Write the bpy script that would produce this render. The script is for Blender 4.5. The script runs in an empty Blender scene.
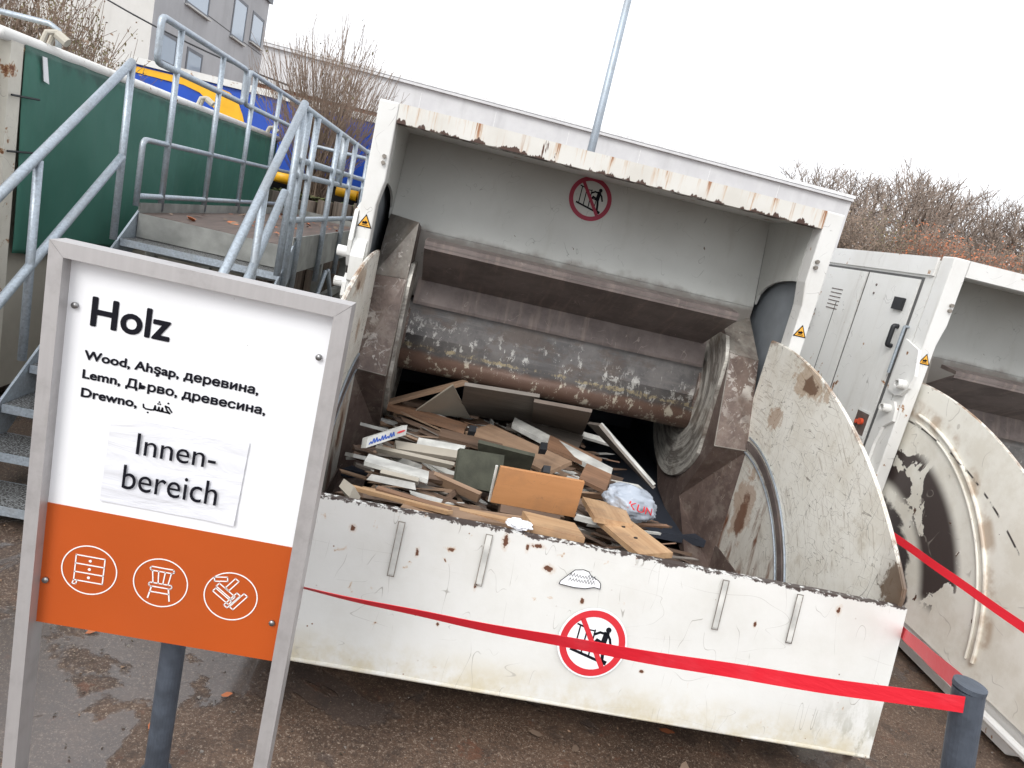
import bpy, bmesh, math, random
from math import sin, cos, pi, radians
from mathutils import Vector, Matrix, Quaternion, noise as mn

sc = bpy.context.scene
COL = sc.collection
S = 2.285            # metres per layout unit (distance camera -> hopper front)
CAMZ = 1.8
random.seed(4)

# ------------------------------------------------------------------ nodes
class T:
    def __init__(s, name, rough=.5, metal=0., spec=.5):
        s.m = bpy.data.materials.new(name); s.m.use_nodes = True
        s.t = s.m.node_tree; s.n = s.t.nodes; s.l = s.t.links
        s.b = s.n['Principled BSDF']
        s.b.inputs['Roughness'].default_value = rough
        s.b.inputs['Metallic'].default_value = metal
        s.b.inputs['Specular IOR Level'].default_value = spec
        s.tc = s.n.new('ShaderNodeTexCoord')
        s.P = s.tc.outputs['Object']
        s.sep = None
    def put(s, inp, v):
        if isinstance(v, bpy.types.NodeSocket): s.l.new(v, inp)
        elif isinstance(v, (tuple, list)) and len(v) == 3 and inp.type == 'RGBA': inp.default_value = (*v, 1)
        else: inp.default_value = v
    def xyz(s, i):
        if s.sep is None:
            s.sep = s.n.new('ShaderNodeSeparateXYZ'); s.l.new(s.P, s.sep.inputs[0])
        return s.sep.outputs[i]
    def vec(s, sx=1, sy=1, sz=1, off=(0, 0, 0), rot=(0, 0, 0)):
        m = s.n.new('ShaderNodeMapping'); s.l.new(s.P, m.inputs[0])
        m.inputs['Scale'].default_value = (sx, sy, sz); m.inputs['Location'].default_value = off
        m.inputs['Rotation'].default_value = rot
        return m.outputs[0]
    def noise(s, scale, detail=4, rough=.55, dist=0, v=None):
        n = s.n.new('ShaderNodeTexNoise'); s.l.new(v or s.P, n.inputs['Vector'])
        n.inputs['Scale'].default_value = scale; n.inputs['Detail'].default_value = detail
        n.inputs['Roughness'].default_value = rough; n.inputs['Distortion'].default_value = dist
        return n.outputs['Fac']
    def voro(s, scale, feat='F1', v=None, out='Distance'):
        n = s.n.new('ShaderNodeTexVoronoi'); s.l.new(v or s.P, n.inputs['Vector'])
        n.inputs['Scale'].default_value = scale; n.feature = feat
        return n.outputs[out]
    def op(s, o, a, b=0., c=0., clamp=False):
        n = s.n.new('ShaderNodeMath'); n.operation = o; n.use_clamp = clamp
        s.put(n.inputs[0], a); s.put(n.inputs[1], b)
        if o in ('MULTIPLY_ADD', 'COMPARE'): s.put(n.inputs[2], c)
        return n.outputs[0]
    def step(s, v, a, b):            # smooth 0..1 as v goes a -> b
        n = s.n.new('ShaderNodeMapRange'); n.interpolation_type = 'SMOOTHSTEP'
        s.put(n.inputs[0], v); n.inputs[1].default_value = a; n.inputs[2].default_value = b
        if a > b:
            n.inputs[1].default_value = b; n.inputs[2].default_value = a
            n.inputs[3].default_value = 1; n.inputs[4].default_value = 0
        return n.outputs[0]
    def mul(s, *a):
        r = a[0]
        for x in a[1:]: r = s.op('MULTIPLY', r, x)
        return r
    def mx(s, *a):
        r = a[0]
        for x in a[1:]: r = s.op('MAXIMUM', r, x)
        return r
    def mix(s, f, a, b):
        n = s.n.new('ShaderNodeMix'); n.data_type = 'RGBA'
        s.put(n.inputs[0], f); s.put(n.inputs[6], a); s.put(n.inputs[7], b)
        return n.outputs[2]
    def scratch(s, scale, w=.006, v=None, mask=None, det=2, dist=.5):
        n = s.noise(scale, det, .5, dist, v)
        d = s.op('ABSOLUTE', s.op('SUBTRACT', n, .5))
        r = s.step(d, w, w * .3)
        m = s.step(s.noise(scale * 1.7 + 1, 2), .5, .58) if mask is None else mask
        return s.mul(r, m)
    def col(s, c): s.put(s.b.inputs['Base Color'], c); return s
    def rough(s, v): s.put(s.b.inputs['Roughness'], v); return s
    def bump(s, h, strength=.3, dist=.01):
        n = s.n.new('ShaderNodeBump'); n.inputs['Strength'].default_value = strength
        n.inputs['Distance'].default_value = dist; s.l.new(h, n.inputs['Height'])
        s.l.new(n.outputs[0], s.b.inputs['Normal']); return s

RUST = (.16, .055, .02); DRUST = (.045, .025, .018)
def plain(name, c, rough=.55, metal=0., var=.12, sc_=6., bump=0.):
    t = T(name, rough, metal)
    n = t.step(t.noise(sc_, 5), .3, .7)
    d = tuple(max(0, x * (1 - var)) for x in c); e = tuple(min(1, x * (1 + var)) for x in c)
    t.col(t.mix(n, d, e))
    if bump: t.bump(t.noise(sc_ * 6, 4), bump, .005)
    return t.m

def m_paint(name, base=(.70, .70, .68), rust=.67, dirt=.35, seed=0.):
    t = T(name, .42)
    o = t.vec(1, 1, 1, (seed, seed * .7, seed * .3))
    c = t.mix(t.mul(t.step(t.noise(2.2, 6, .65, 0, o), .4, .75), dirt), base, (.42, .39, .33))
    streak = t.noise(1, 4, .6, 0, t.vec(14, 14, 1.1, (seed, 0, 0)))
    c = t.mix(t.mul(t.step(streak, .55, .8), .3), c, (.36, .33, .28))
    c = t.mix(t.mul(t.scratch(5, .004, o), .5), c, (.2, .19, .18))
    sp = t.noise(9, 6, .6, 0, o)
    c = t.mix(t.step(sp, rust - .03, rust + .01), c, (.35, .2, .1))
    c = t.mix(t.step(sp, rust + .005, rust + .03), c, RUST)
    t.col(c).bump(t.noise(18, 3), .08, .004)
    return t.m

def m_plate():
    t = T('hopper_plate_paint', .4)
    x, z = t.xyz(0), t.xyz(2)
    H = (-.444) * S + CAMZ; B = (-.693) * S + CAMZ
    base = t.mix(t.mul(t.step(t.noise(3, 6, .65), .4, .7), .5), (.67, .67, .645), (.57, .56, .515))
    down = t.step(z, B + .16, B)
    base = t.mix(t.mul(down, t.step(t.noise(5, 5, .7), .35, .65), .75), base, (.5, .43, .27))
    green = t.mul(t.step(x, .75, 1.2), t.step(z, B + .3, B), t.step(t.noise(14, 6, .7, 0, t.vec(1, 1, .4)), .48, .62))
    base = t.mix(t.mul(green, .65), base, (.19, .18, .11))
    base = t.mix(t.mul(t.scratch(4, .003, t.vec(3.2, 1, .8), None, 1, .1), .7), base, (.25, .23, .2))
    base = t.mix(t.mul(t.scratch(3, .002, t.vec(.7, 1, 3.4, (2, 0, 5)), None, 1, .1), .5), base, (.3, .28, .25))
    sp = t.noise(13, 4, .55, .4)
    near = t.mul(t.step(z, H - .42, H - .05), t.step(t.op('ABSOLUTE', t.op('ADD', x, .55)), .9, .2))
    spots = t.mul(t.step(t.op('ADD', sp, t.op('MULTIPLY', near, .075)), .745, .765), 1)
    base = t.mix(t.mul(t.step(t.op('ADD', sp, t.op('MULTIPLY', near, .075)), .71, .76), .6), base, (.5, .3, .14))
    base = t.mix(spots, base, (.12, .045, .02))
    for (bx, bz, sx, sz) in ((-.33, .035, .016, .030), (-.25, .045, .010, .016), (-.215, .03, .030, .010), (-.16, .10, .028, .016), (-.10, .14, .012, .010), (-.62, .13, .010, .018), (-.40, .20, .008, .02), (-.02, .19, .010, .014), (-.85, .09, .014, .014), (.62, .16, .008, .016), (.92, .05, .014, .020), (-.5, .36, .010, .010), (.25, .40, .012, .008)):
        ex = t.op('MULTIPLY', t.op('SUBTRACT', x, bx), 1 / (sx * .6)); ez = t.op('MULTIPLY', t.op('SUBTRACT', z, H - bz), 1 / (sz * .7))
        dd = t.op('ADD', t.op('SQRT', t.op('ADD', t.op('MULTIPLY', ex, ex), t.op('MULTIPLY', ez, ez))), t.op('MULTIPLY', t.op('SUBTRACT', t.noise(42, 4, .7), .5), 3.2))
        base = t.mix(t.mul(t.step(dd, 1.9, 1.0), .3), base, (.45, .27, .13)); base = t.mix(t.step(dd, 1.05, .8), base, (.11, .04, .018))
    dots = t.mul(t.step(t.voro(26), .09, .06), t.step(t.noise(4, 2), .5, .6))
    base = t.mix(dots, base, (.2, .09, .04))
    # chipped top edge
    edge = t.op('ADD', z, t.op('MULTIPLY', t.op('SUBTRACT', t.noise(38, 5, .7), .5), .06))
    edge = t.op('ADD', edge, t.op('MULTIPLY', t.step(t.noise(9, 3), .55, .75), .012))
    base = t.mix(t.step(edge, H - .006, H - .001), base, (.06, .045, .04))
    t.col(base)
    t.bump(t.op('ADD', t.noise(2.5, 3), t.op('MULTIPLY', t.noise(30, 4), .12)), .25, .02)
    return t.m

def m_lintel():
    t = T('lintel_paint', .5)
    z, x = t.xyz(2), t.xyz(0)
    top = .195 * S + CAMZ; bot = .152 * S + CAMZ
    base = t.mix(t.mul(t.step(t.noise(4, 5), .4, .7), .4), (.66, .65, .61), (.48, .45, .39))
    st = t.noise(1, 6, .7, 0, t.vec(17, 17, .9))
    patch = t.step(t.noise(1.7, 2), .36, .5)
    hz = t.step(z, bot - .05, top)
    v = t.op('ADD', st, t.op('MULTIPLY', hz, .07))
    base = t.mix(t.mul(t.step(v, .56, .66), patch, .55), base, (.5, .30, .14))
    base = t.mix(t.mul(t.step(v, .625, .68), patch, .9), base, (.27, .10, .03))
    base = t.mix(t.mul(t.step(t.noise(1, 5, .6, .5, t.vec(13, 13, 3.0, (3, 0, 0))), .61, .64), t.step(t.noise(2.5, 2, .5, 0, t.vec(1, 1, 1, (7, 0, 0))), .5, .6)), base, (.08, .03, .015))
    e = t.op('SUBTRACT', z, t.op('MULTIPLY', t.step(t.noise(12, 4, .65, 0, t.vec(1, 1, .3)), .42, .72), .04))
    base = t.mix(t.step(e, bot + .002, bot - .004), base, (.06, .028, .018))
    t.col(base).bump(st, .3, .01)
    return t.m

def m_inner():
    t = T('inner_grey_paint', .55)
    z = t.xyz(2)
    b = t.mix(t.step(t.noise(2, 5), .35, .7), (.50, .51, .485), (.44, .445, .42))
    b = t.mix(t.mul(t.step(t.noise(1, 4, .6, 0, t.vec(9, 9, .7)), .55, .75), .25), b, (.3, .28, .24))
    b = t.mix(t.mul(t.scratch(6, .003), .5), b, (.12, .12, .11))
    b = t.mix(t.step(t.noise(11, 4), .73, .75), b, (.1, .06, .04))
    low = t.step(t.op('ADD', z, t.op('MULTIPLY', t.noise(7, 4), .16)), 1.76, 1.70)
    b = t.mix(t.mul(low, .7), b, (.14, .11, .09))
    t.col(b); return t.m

def m_armour(name, c1=(.17, .125, .105), c2=(.11, .078, .065), speck=.535, spc=(.50, .47, .43)):
    t = T(name, .5, .15)
    b = t.mix(t.step(t.noise(7, 6, .7), .35, .65), c1, c2)
    b = t.mix(t.mul(t.step(t.noise(1, 4, .6, 0, t.vec(30, 30, 2)), .5, .75), .5), b, (.19, .14, .11))
    f = t.noise(16, 7, .72, .6)
    reg = t.step(t.noise(2.6, 3), .38, .62)
    b = t.mix(t.mul(t.step(f, speck, speck + .025), reg), b, spc)
    b = t.mix(t.mul(t.scratch(8, .006, t.vec(1, 1, .5)), .7), b, (.33, .29, .25))
    b = t.mix(t.mul(t.step(t.noise(5, 7, .75, 0, t.vec(1, 1, 1, (9, 2, 0))), .52, .62), .5), b, (.24, .20, .17))
    b = t.mix(t.mul(t.step(t.noise(3, 6, .75, 0, t.vec(1, 1, 1, (1, 7, 3))), .5, .64), .55), b, (.06, .04, .035))
    t.col(b); t.rough(t.op('MULTIPLY_ADD', f, -.4, .68)); t.bump(f, .35, .006)
    return t.m

def m_drum():
    t = T('roller_worn_paint', .42, .2)
    z = t.xyz(2)
    b = t.mix(t.step(t.noise(6, 6, .7), .35, .65), (.17, .16, .155), (.10, .096, .096))
    b = t.mix(t.mul(t.step(t.noise(1, 6, .7, 0, t.vec(2.2, 60, 60)), .52, .66), .45), b, (.19, .175, .165))
    b = t.mix(t.mul(t.step(t.noise(3, 6, .7, 0, t.vec(1, 2, 2, (4, 0, 0))), .5, .62), .5), b, (.11, .075, .055))
    f = t.op('ADD', t.noise(1, 8, .78, .2, t.vec(22, 22, 13)), t.op('MULTIPLY', t.op('SUBTRACT', t.noise(4.5, 4, .65), .5), .22))
    reg = t.step(t.op('ADD', z, t.op('MULTIPLY', t.noise(4, 3), .35)), 1.36, 1.18)
    b = t.mix(t.mul(t.step(f, .55, .585), reg, .9), b, (.56, .55, .52))
    low = t.step(t.op('ADD', z, t.op('MULTIPLY', t.noise(9, 4), .06)), .975, .935)
    b = t.mix(t.mul(low, .85), b, (.15, .085, .06))
    band = t.op('COMPARE', t.op('ADD', z, t.op('MULTIPLY', t.noise(14, 5, .7), .07)), .995, .010)
    b = t.mix(t.mul(band, t.step(f, .47, .55), .85), b, (.42, .35, .22))
    b = t.mix(t.mul(low, t.step(f, .56, .6)), b, (.5, .45, .36))
    t.col(b).bump(f, .4, .006); return t.m

def m_shelf():
    t = T('deflector_rust_steel', .5, .2)
    b = t.mix(t.step(t.noise(5, 6, .7), .35, .65), (.17, .14, .13), (.11, .088, .082))
    b = t.mix(t.mul(t.step(t.noise(1, 5, .65, 0, t.vec(26, 3, 3)), .5, .72), .6), b, (.24, .19, .165))
    b = t.mix(t.mul(t.scratch(6, .005), .6), b, (.35, .3, .27))
    t.col(b).bump(t.noise(20, 5), .2, .005); return t.m

def m_disc():
    t = T('worn_disc_steel', .42, .35)
    # rings about the roller axis: distance in the YZ plane of the machine
    y = t.op('SUBTRACT', t.xyz(1), 2.0 * S - MY); z = t.op('SUBTRACT', t.xyz(2), -.335 * S + CAMZ)
    r = t.op('SQRT', t.op('ADD', t.op('MULTIPLY', y, y), t.op('MULTIPLY', z, z)))
    cv = t.n.new('ShaderNodeCombineXYZ'); t.l.new(r, cv.inputs[0])
    wob = t.op('MULTIPLY', t.noise(2.2, 3), .22); t.l.new(wob, cv.inputs[1])
    rg = t.noise(24, 5, .75, 0, cv.outputs[0])
    b = t.mix(t.step(rg, .36, .62), (.19, .17, .15), (.66, .64, .58))
    b = t.mix(t.mul(t.step(t.noise(5, 5, .7), .5, .62), .55), b, (.17, .13, .1))
    b = t.mix(t.step(t.op('ADD', r, t.op('MULTIPLY', t.noise(12, 5, .7), .1)), .66, .72), b, (.1, .07, .055))
    t.col(b).bump(rg, .4, .005); return t.m

def m_sector(inner=True):
    t = T('sector_paint_inner' if inner else 'sector_paint_outer', .42)
    Y, Z = t.xyz(1), t.xyz(2)
    def rad(cy, cz):
        y = t.op('SUBTRACT', Y, cy * S - MY); z = t.op('SUBTRACT', Z, cz * S + CAMZ)
        return t.op('SQRT', t.op('ADD', t.op('MULTIPLY', y, y), t.op('MULTIPLY', z, z)))
    b = t.mix(t.mul(t.step(t.noise(4, 6, .7), .4, .65), .6), (.80, .78, .71), (.64, .60, .51))
    ro = rad(1.72, -1.161)
    if inner:
        b = t.mix(t.mul(t.scratch(5, .004, t.vec(1, 2.6, .8), t.step(t.noise(2, 3), .38, .5), 1, .2), .85), b, (.16, .14, .12))
        b = t.mix(t.mul(t.scratch(8, .005, t.vec(1, .7, 3, (1, 4, 2), (.6, 0, 0)), t.step(t.noise(3, 3), .42, .5), 1, .2), .8), b, (.2, .17, .14))
        rc = t.n.new('ShaderNodeCombineXYZ'); t.l.new(rad(1.706, -.816), rc.inputs[0]); t.l.new(t.op('MULTIPLY', t.noise(1.5, 2), .2), rc.inputs[1])
        fine = t.noise(75, 3, .7, 0, rc.outputs[0])
        b = t.mix(t.mul(t.step(fine, .56, .66), t.step(t.noise(2.4, 4), .40, .56), .7), b, (.30, .235, .17))
        b = t.mix(t.mul(t.step(t.noise(7, 8, .75), .55, .68), .45), b, (.42, .36, .27))
        b = t.mix(t.mul(t.scratch(7, .004, t.vec(1, 2.4, .6, (2, 2, 2)), t.step(t.noise(3, 3), .46, .56)), .7), b, (.24, .21, .18))
        b = t.mix(t.mul(t.scratch(9, .004, t.vec(1, .5, 2.2, (5, 2, 2)), t.step(t.noise(2.5, 3), .48, .56)), .6), b, (.3, .26, .21))
        rr = rad(1.706, -.816)
        cv = t.n.new('ShaderNodeCombineXYZ'); t.l.new(rr, cv.inputs[0]); t.l.new(t.op('MULTIPLY', t.noise(2, 2), .3), cv.inputs[1])
        rg = t.noise(26, 4, .7, 0, cv.outputs[0])
        band = t.mul(t.step(rr, .6, .72), t.step(rr, 1.16, 1.05))
        b = t.mix(t.mul(band, t.step(rg, .55, .68), t.step(t.noise(3, 3), .4, .55), .8), b, (.22, .17, .13))
        inr = t.step(rr, .97, .93)
        b = t.mix(t.mul(inr, .35), b, (.42, .40, .36))
        rn = t.noise(1, 5, .65, .3, t.vec(1, 5, 1.3, (1.2, 0, .4)))
        b = t.mix(t.mul(inr, t.step(rn, .5, .62)), b, (.17, .07, .035))
        def blob(cy, cz, sy, sz, r0, k=.75, nsc=11):
            y = t.op('MULTIPLY', t.op('SUBTRACT', Y, cy * S - MY), 1 / sy); z = t.op('MULTIPLY', t.op('SUBTRACT', Z, cz * S + CAMZ), 1 / sz)
            d = t.op('SQRT', t.op('ADD', t.op('MULTIPLY', y, y), t.op('MULTIPLY', z, z)))
            d = t.op('ADD', d, t.op('MULTIPLY', t.op('SUBTRACT', t.noise(nsc, 6, .7), .5), k * 4))
            return t.step(d, r0 + .12, r0 - .12)
        b = t.mix(t.mul(blob(1.50, -.185, .20, .09, .8), .6), b, (.36, .22, .11))
        b = t.mix(t.mul(blob(1.49, -.19, .09, .05, .7), .85), b, (.13, .065, .035))
        b = t.mix(t.mul(blob(1.60, -.30, .09, .07, .7), .6), b, (.30, .15, .06))
        b = t.mix(t.mul(blob(1.62, -.53, .14, .26, .75), .55), b, (.36, .21, .12))
        b = t.mix(t.mul(blob(1.61, -.56, .08, .20, .6, .45), .85), b, (.15, .065, .035))
        b = t.mix(t.mul(blob(1.02, -.42, .10, .16, .8), .85), b, (.13, .085, .05))
        # rusty stain below the top of the arc and down the front corner
        fr = t.step(t.op('ADD', Y, t.op('MULTIPLY', t.noise(6, 4), .25)), 1.17 * S - MY, 1.03 * S - MY)
        lo = t.step(Z, -.27 * S + CAMZ, -.36 * S + CAMZ)
        b = t.mix(t.mul(fr, lo, .9), b, (.10, .06, .035))
        e = t.op('ADD', ro, t.op('MULTIPLY', t.noise(5, 5, .7), .22))
        b = t.mix(t.mul(t.step(e, 1.029 * S + .10, 1.029 * S + .14), .75), b, (.2, .10, .05))
    else:
        rr = rad(1.70, -.70)
        pn = t.noise(3.2, 5, .6, .5, t.vec(1, 1, 1, (3.3, 1, 2.2)))
        ban = t.mul(t.step(rr, .62, .70), t.step(rr, .98, .90))
        low = t.step(Z, .34, .44)
        b = t.mix(t.mul(t.step(pn, .44, .455), ban, low), b, (.06, .045, .042))
        inr = t.step(t.op('ADD', rr, t.op('MULTIPLY', pn, .25)), .70, .67)
        b = t.mix(t.mul(inr, t.step(pn, .36, .38)), b, (.055, .045, .045))
        b = t.mix(t.mul(t.step(t.op('ABSOLUTE', t.op('SUBTRACT', rr, .5 * S)), .07, .03), t.step(t.noise(6, 4), .42, .6), .6), b, (.33, .2, .1))
        b = t.mix(t.mul(t.step(t.op('ABSOLUTE', t.op('SUBTRACT', ro, .925 * S)), .008, .003), t.step(t.noise(9, 4), .42, .5)), b, (.05, .04, .04))
        b = t.mix(t.step(t.noise(12, 4, .55, .4), .70, .715), b, (.10, .05, .03))
        b = t.mix(t.mul(t.scratch(3, .006), .5), b, (.35, .32, .28))
    t.col(b).bump(t.noise(24, 4), .12, .006); return t.m

def m_galv(name='galvanised_steel', c=(.37, .42, .47)):
    t = T(name, .42, .55)
    v = t.voro(110, out='Color')
    g = t.n.new('ShaderNodeRGBToBW'); t.l.new(v, g.inputs[0])
    b = t.mix(g.outputs[0], tuple(x * .8 for x in c), tuple(x * 1.2 for x in c))
    b = t.mix(t.mul(t.step(t.noise(5, 5, .7), .45, .7), .4), b, (.3, .3, .29))
    t.col(b); t.rough(t.op('MULTIPLY_ADD', t.noise(9, 4), .3, .32)); return t.m

def m_wood(name, a, b, axis=0, grain=1.0, rough=.6, dirty=.2):
    t = T(name, rough)
    s3 = [28, 28, 28]; s3[axis] = 1.6
    g = t.noise(1.4, 6, .65, .4, t.vec(*s3))
    c = t.mix(t.step(g, .3, .7), a, tuple(x * (1 - .35 * grain) for x in b))
    c = t.mix(t.mul(t.step(t.noise(6, 5, .7), .45, .7), dirty * 1.6), c, (.10, .075, .06))
    c = t.mix(t.mul(t.scratch(11, .005), .4), c, (.15, .1, .07))
    t.col(c).bump(g, .15, .003); return t.m

def m_ground():
    t = T('wet_asphalt', .6)
    n1 = t.noise(1.1, 6, .7)
    ag = t.noise(62, 6, .8)
    ag2 = t.noise(150, 3, .7)
    b = t.mix(t.step(n1, .35, .65), (.135, .085, .058), (.062, .04, .029))
    b = t.mix(t.step(ag, .54, .64), b, (.31, .24, .185))
    b = t.mix(t.mul(t.step(ag2, .58, .66), .75), b, (.50, .42, .33))
    b = t.mix(t.mul(t.step(ag, .5, .34), .75), b, (.035, .028, .025))
    b = t.mix(t.mul(t.step(t.noise(4, 5, .75), .53, .62), .55), b, (.045, .032, .026))
    rb = t.noise(9, 6, .75, 0, t.vec(1, 1, 1, (4, 9, 0)))
    b = t.mix(t.mul(t.step(rb, .58, .66), .6), b, (.14, .06, .035))
    # shallow wet film in patches with ragged edges
    pd = t.noise(1.8, 5, .62, .5, t.vec(1, 1, 1, (6.1, 2.3, 0)))
    gx = t.op('MULTIPLY', t.op('ADD', t.xyz(0), .85), 1.6); gy = t.op('MULTIPLY', t.op('SUBTRACT', t.xyz(1), 2.45), 2.4)
    gd = t.op('SQRT', t.op('ADD', t.op('MULTIPLY', gx, gx), t.op('MULTIPLY', gy, gy)))
    pd = t.op('ADD', pd, t.op('MULTIPLY', t.step(gd, 1.3, .2), .085))
    wet = t.step(pd, .525, .56)
    b = t.mix(t.mul(wet, .6), b, (.082, .068, .062))
    t.col(b)
    r = t.mix(wet, t.op('MULTIPLY_ADD', n1, -.4, .62), t.op('MULTIPLY_ADD', ag, .10, .02))
    t.l.new(r, t.b.inputs['Roughness'])
    h = t.op('MULTIPLY', ag, t.op('SUBTRACT', 1, t.op('MULTIPLY', wet, .85)))
    t.bump(h, .6, .008); t.l.new(t.op('MULTIPLY_ADD', wet, .5, .5), t.b.inputs['Specular IOR Level']); return t.m

def m_tarp():
    t = T('green_tarpaulin', .55)
    b = t.mix(t.step(t.noise(1.6, 5), .3, .7), (.035, .135, .10), (.05, .165, .125))
    b = t.mix(t.mul(t.step(t.noise(1, 5, .65, 0, t.vec(3, 3, .8)), .55, .75), .35), b, (.02, .075, .055))
    z = t.xyz(2)
    b = t.mix(t.mul(t.step(t.op('ADD', z, t.op('MULTIPLY', t.noise(7, 4), .25)), 2.16, 2.24), .6), b, (.022, .05, .04))
    t.col(b).bump(t.noise(1, 3, .5, 0, t.vec(2.5, 2.5, .9)), .6, .06); return t.m

def m_wall(name, a, b, sx=1.2):
    t = T(name, .8)
    c = t.mix(t.step(t.noise(.8, 6, .65), .35, .65), a, b)
    c = t.mix(t.mul(t.step(t.noise(1, 5, .6, 0, t.vec(sx * 3, sx * 3, .25)), .5, .75), .3), c, tuple(x * .6 for x in a))
    t.col(c).bump(t.noise(30, 4), .15, .01); return t.m

M = {}
def mats():
    M['paint'] = m_paint('white_machine_paint'); M['paint2'] = m_paint('white_machine_paint_second', (.72, .72, .70), .68, .25, 5.)
    M['plate'] = m_plate(); M['lintel'] = m_lintel(); M['inner'] = m_inner()
    M['armour'] = m_armour('armour_brown'); M['armour_dark'] = m_armour('lower_armour_dark', (.15, .11, .095), (.10, .07, .06), .64)
    M['armour_top'] = m_armour('armour_bare', (.27, .25, .22), (.17, .15, .13), .6)
    M['drum'] = m_drum(); M['shelf'] = m_shelf(); M['disc'] = m_disc()
    M['sec_in'] = m_sector(True); M['sec_out'] = m_sector(False)
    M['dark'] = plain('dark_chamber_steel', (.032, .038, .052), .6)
    M['cavity_shade'] = plain('cavity_shade_grey', (.20, .22, .24), .5)  # blue-grey colour stands for shade on the white body sides
    M['galv'] = m_galv(); M['beam'] = plain('dull_steel_beam', (.25, .255, .24), .6, .15, .3, 5, .2); t = T('sign_frame_aluminium', .45, .4)
    t.col(t.mix(t.mul(t.step(t.noise(9, 5, .7), .45, .7), .5), t.mix(t.noise(1, 4, .6, 0, t.vec(60, 60, 4)), (.40, .385, .385), (.50, .485, .48)), (.30, .285, .28))); M['alu'] = t.m
    M['post'] = plain('grey_post_paint', (.058, .07, .09), .55, .1, .3, 14, .3)
    M['black'] = plain('black_rubber', (.012, .013, .016), .45); M['seam'] = plain('seam_shadow_gap', (.10, .10, .10), .9)
    M['ground'] = m_ground(); M['tarp'] = m_tarp()
    t = T('red_barrier_tape', .5); t.bump(t.noise(1, 4, .6, 0, t.vec(14, 14, 60)), .5, .004); t.col(t.mix(t.mul(t.step(t.noise(9, 5), .5, .75), .35), (.66, .010, .026), (.66, .075, .10)))
    M['tape'] = t.m
    t = T('sign_white', .3)
    c_ = t.mix(t.mul(t.step(t.noise(2.5, 6, .7), .5, .75), .22), (.84, .85, .87), (.62, .62, .60))
    c_ = t.mix(t.mul(t.step(t.noise(1, 5, .7, 0, t.vec(30, 30, 3)), .62, .7), .18), c_, (.5, .5, .48))
    c_ = t.mix(t.mul(t.step(t.voro(30), .07, .04), t.step(t.noise(6, 2), .5, .6), .5), c_, (.4, .4, .38)); t.col(c_); M['sign_white'] = t.m
    M['sign_orange'] = plain('sign_orange', (.46, .078, .008), .38, 0, .05, 2)
    M['print'] = T('black_print', .6, 0, .15).col((.007, .007, .012)).m; M['white_line'] = plain('white_print', (.85, .85, .85), .4, 0, .02)
    M['red_ring'] = plain('red_print', (.55, .02, .03), .4, 0, .1); M['dred_ring'] = plain('faded_red_print', (.30, .03, .06), .5, 0, .1)
    M['yellow'] = plain('warning_yellow', (.80, .40, .04), .4, 0, .08)
    t = T('paper_sheet', .6); t.col(t.mix(t.step(t.noise(4, 4), .3, .7), (.76, .77, .80), (.69, .70, .74)))
    t.bump(t.noise(1, 4, .6, .8, t.vec(4, 4, 14)), .45, .012); M['paper'] = t.m
    M['screw'] = plain('screw_zinc', (.3, .3, .3), .35, .8)
    t = T('diamond_grating', .45, .5); v = t.voro(60, 'DISTANCE_TO_EDGE', t.vec(1, 1.7, 1))
    t.col(t.mix(t.step(v, .06, .14), (.30, .31, .31), (.035, .03, .028))).bump(t.step(v, .2, .08), .6, .01); M['grate'] = t.m
    M['deck'] = m_wood('brown_deck', (.15, .105, .085), (.11, .075, .06), 1)
    M['cream'] = m_wall('cream_container_wall', (.50, .47, .40), (.40, .37, .31))
    M['blue'] = plain('blue_curtain', (.012, .075, .46), .4, 0, .15, 1.5); M['ylw'] = plain('yellow_curtain', (.85, .45, .015), .4, 0, .08)
    M['house_a'] = m_wall('house_render_lit', (.62, .61, .585), (.56, .55, .52)); M['house_b'] = m_wall('house_render_shaded', (.46, .46, .47), (.40, .40, .41))  # same house render in a lit tone and a shaded tone
    t = T('window_glass', .08, 0, .8); t.col((.35, .43, .52)); M['glass'] = t.m
    M['frame_grey'] = plain('window_frame_grey', (.13, .14, .16), .5)
    M['hall'] = m_wall('hall_cladding', (.63, .63, .635), (.57, .57, .58), .5); M['hall_cap'] = plain('hall_cap', (.72, .72, .72), .5)
    t = T('orange_brick', .8); br = t.n.new('ShaderNodeTexBrick'); t.l.new(t.vec(1, 1, 1, (0, 0, 0), (pi / 2, 0, 0)), br.inputs[0])
    br.inputs['Scale'].default_value = 4; br.inputs['Color1'].default_value = (.33, .12, .06, 1); br.inputs['Color2'].default_value = (.26, .09, .05, 1)
    br.inputs['Mortar'].default_value = (.3, .25, .2, 1); t.col(br.outputs[0]); M['brick'] = t.m
    M['bark'] = plain('grey_brown_bark', (.19, .155, .14), .9, 0, .25, 3); M['twig'] = plain('bare_twigs_hazed', (.25, .20, .165), .9, 0, .3, .6)  # tree tones paled, distant haze put into the colour
    M['twig2'] = plain('ochre_twigs', (.22, .16, .12), .9, 0, .25, 2)
    M['leaf_r'] = plain('russet_leaves', (.46, .15, .06), .8, 0, .45, .7); M['leaf_o'] = plain('ochre_leaves', (.27, .17, .06), .8, 0, .4, .7)
    M['leaf_b'] = plain('brown_leaves', (.22, .155, .11), .8, 0, .4, .7); M['leaf_g'] = plain('olive_leaves', (.16, .14, .07), .8, 0, .3, 2)
    M['log'] = m_wood('weathered_log', (.23, .185, .15), (.14, .11, .09), 2)
    M['soil'] = plain('dark_soil', (.06, .045, .03), .9, 0, .3, 6); M['moss'] = plain('moss_green', (.10, .12, .04), .9, 0, .3, 8)
    M['orange_red'] = plain('socket_red', (.65, .08, .03), .4)
    M['bag'] = T('white_plastic_bag', .28).col((.36, .40, .46)).m
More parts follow.
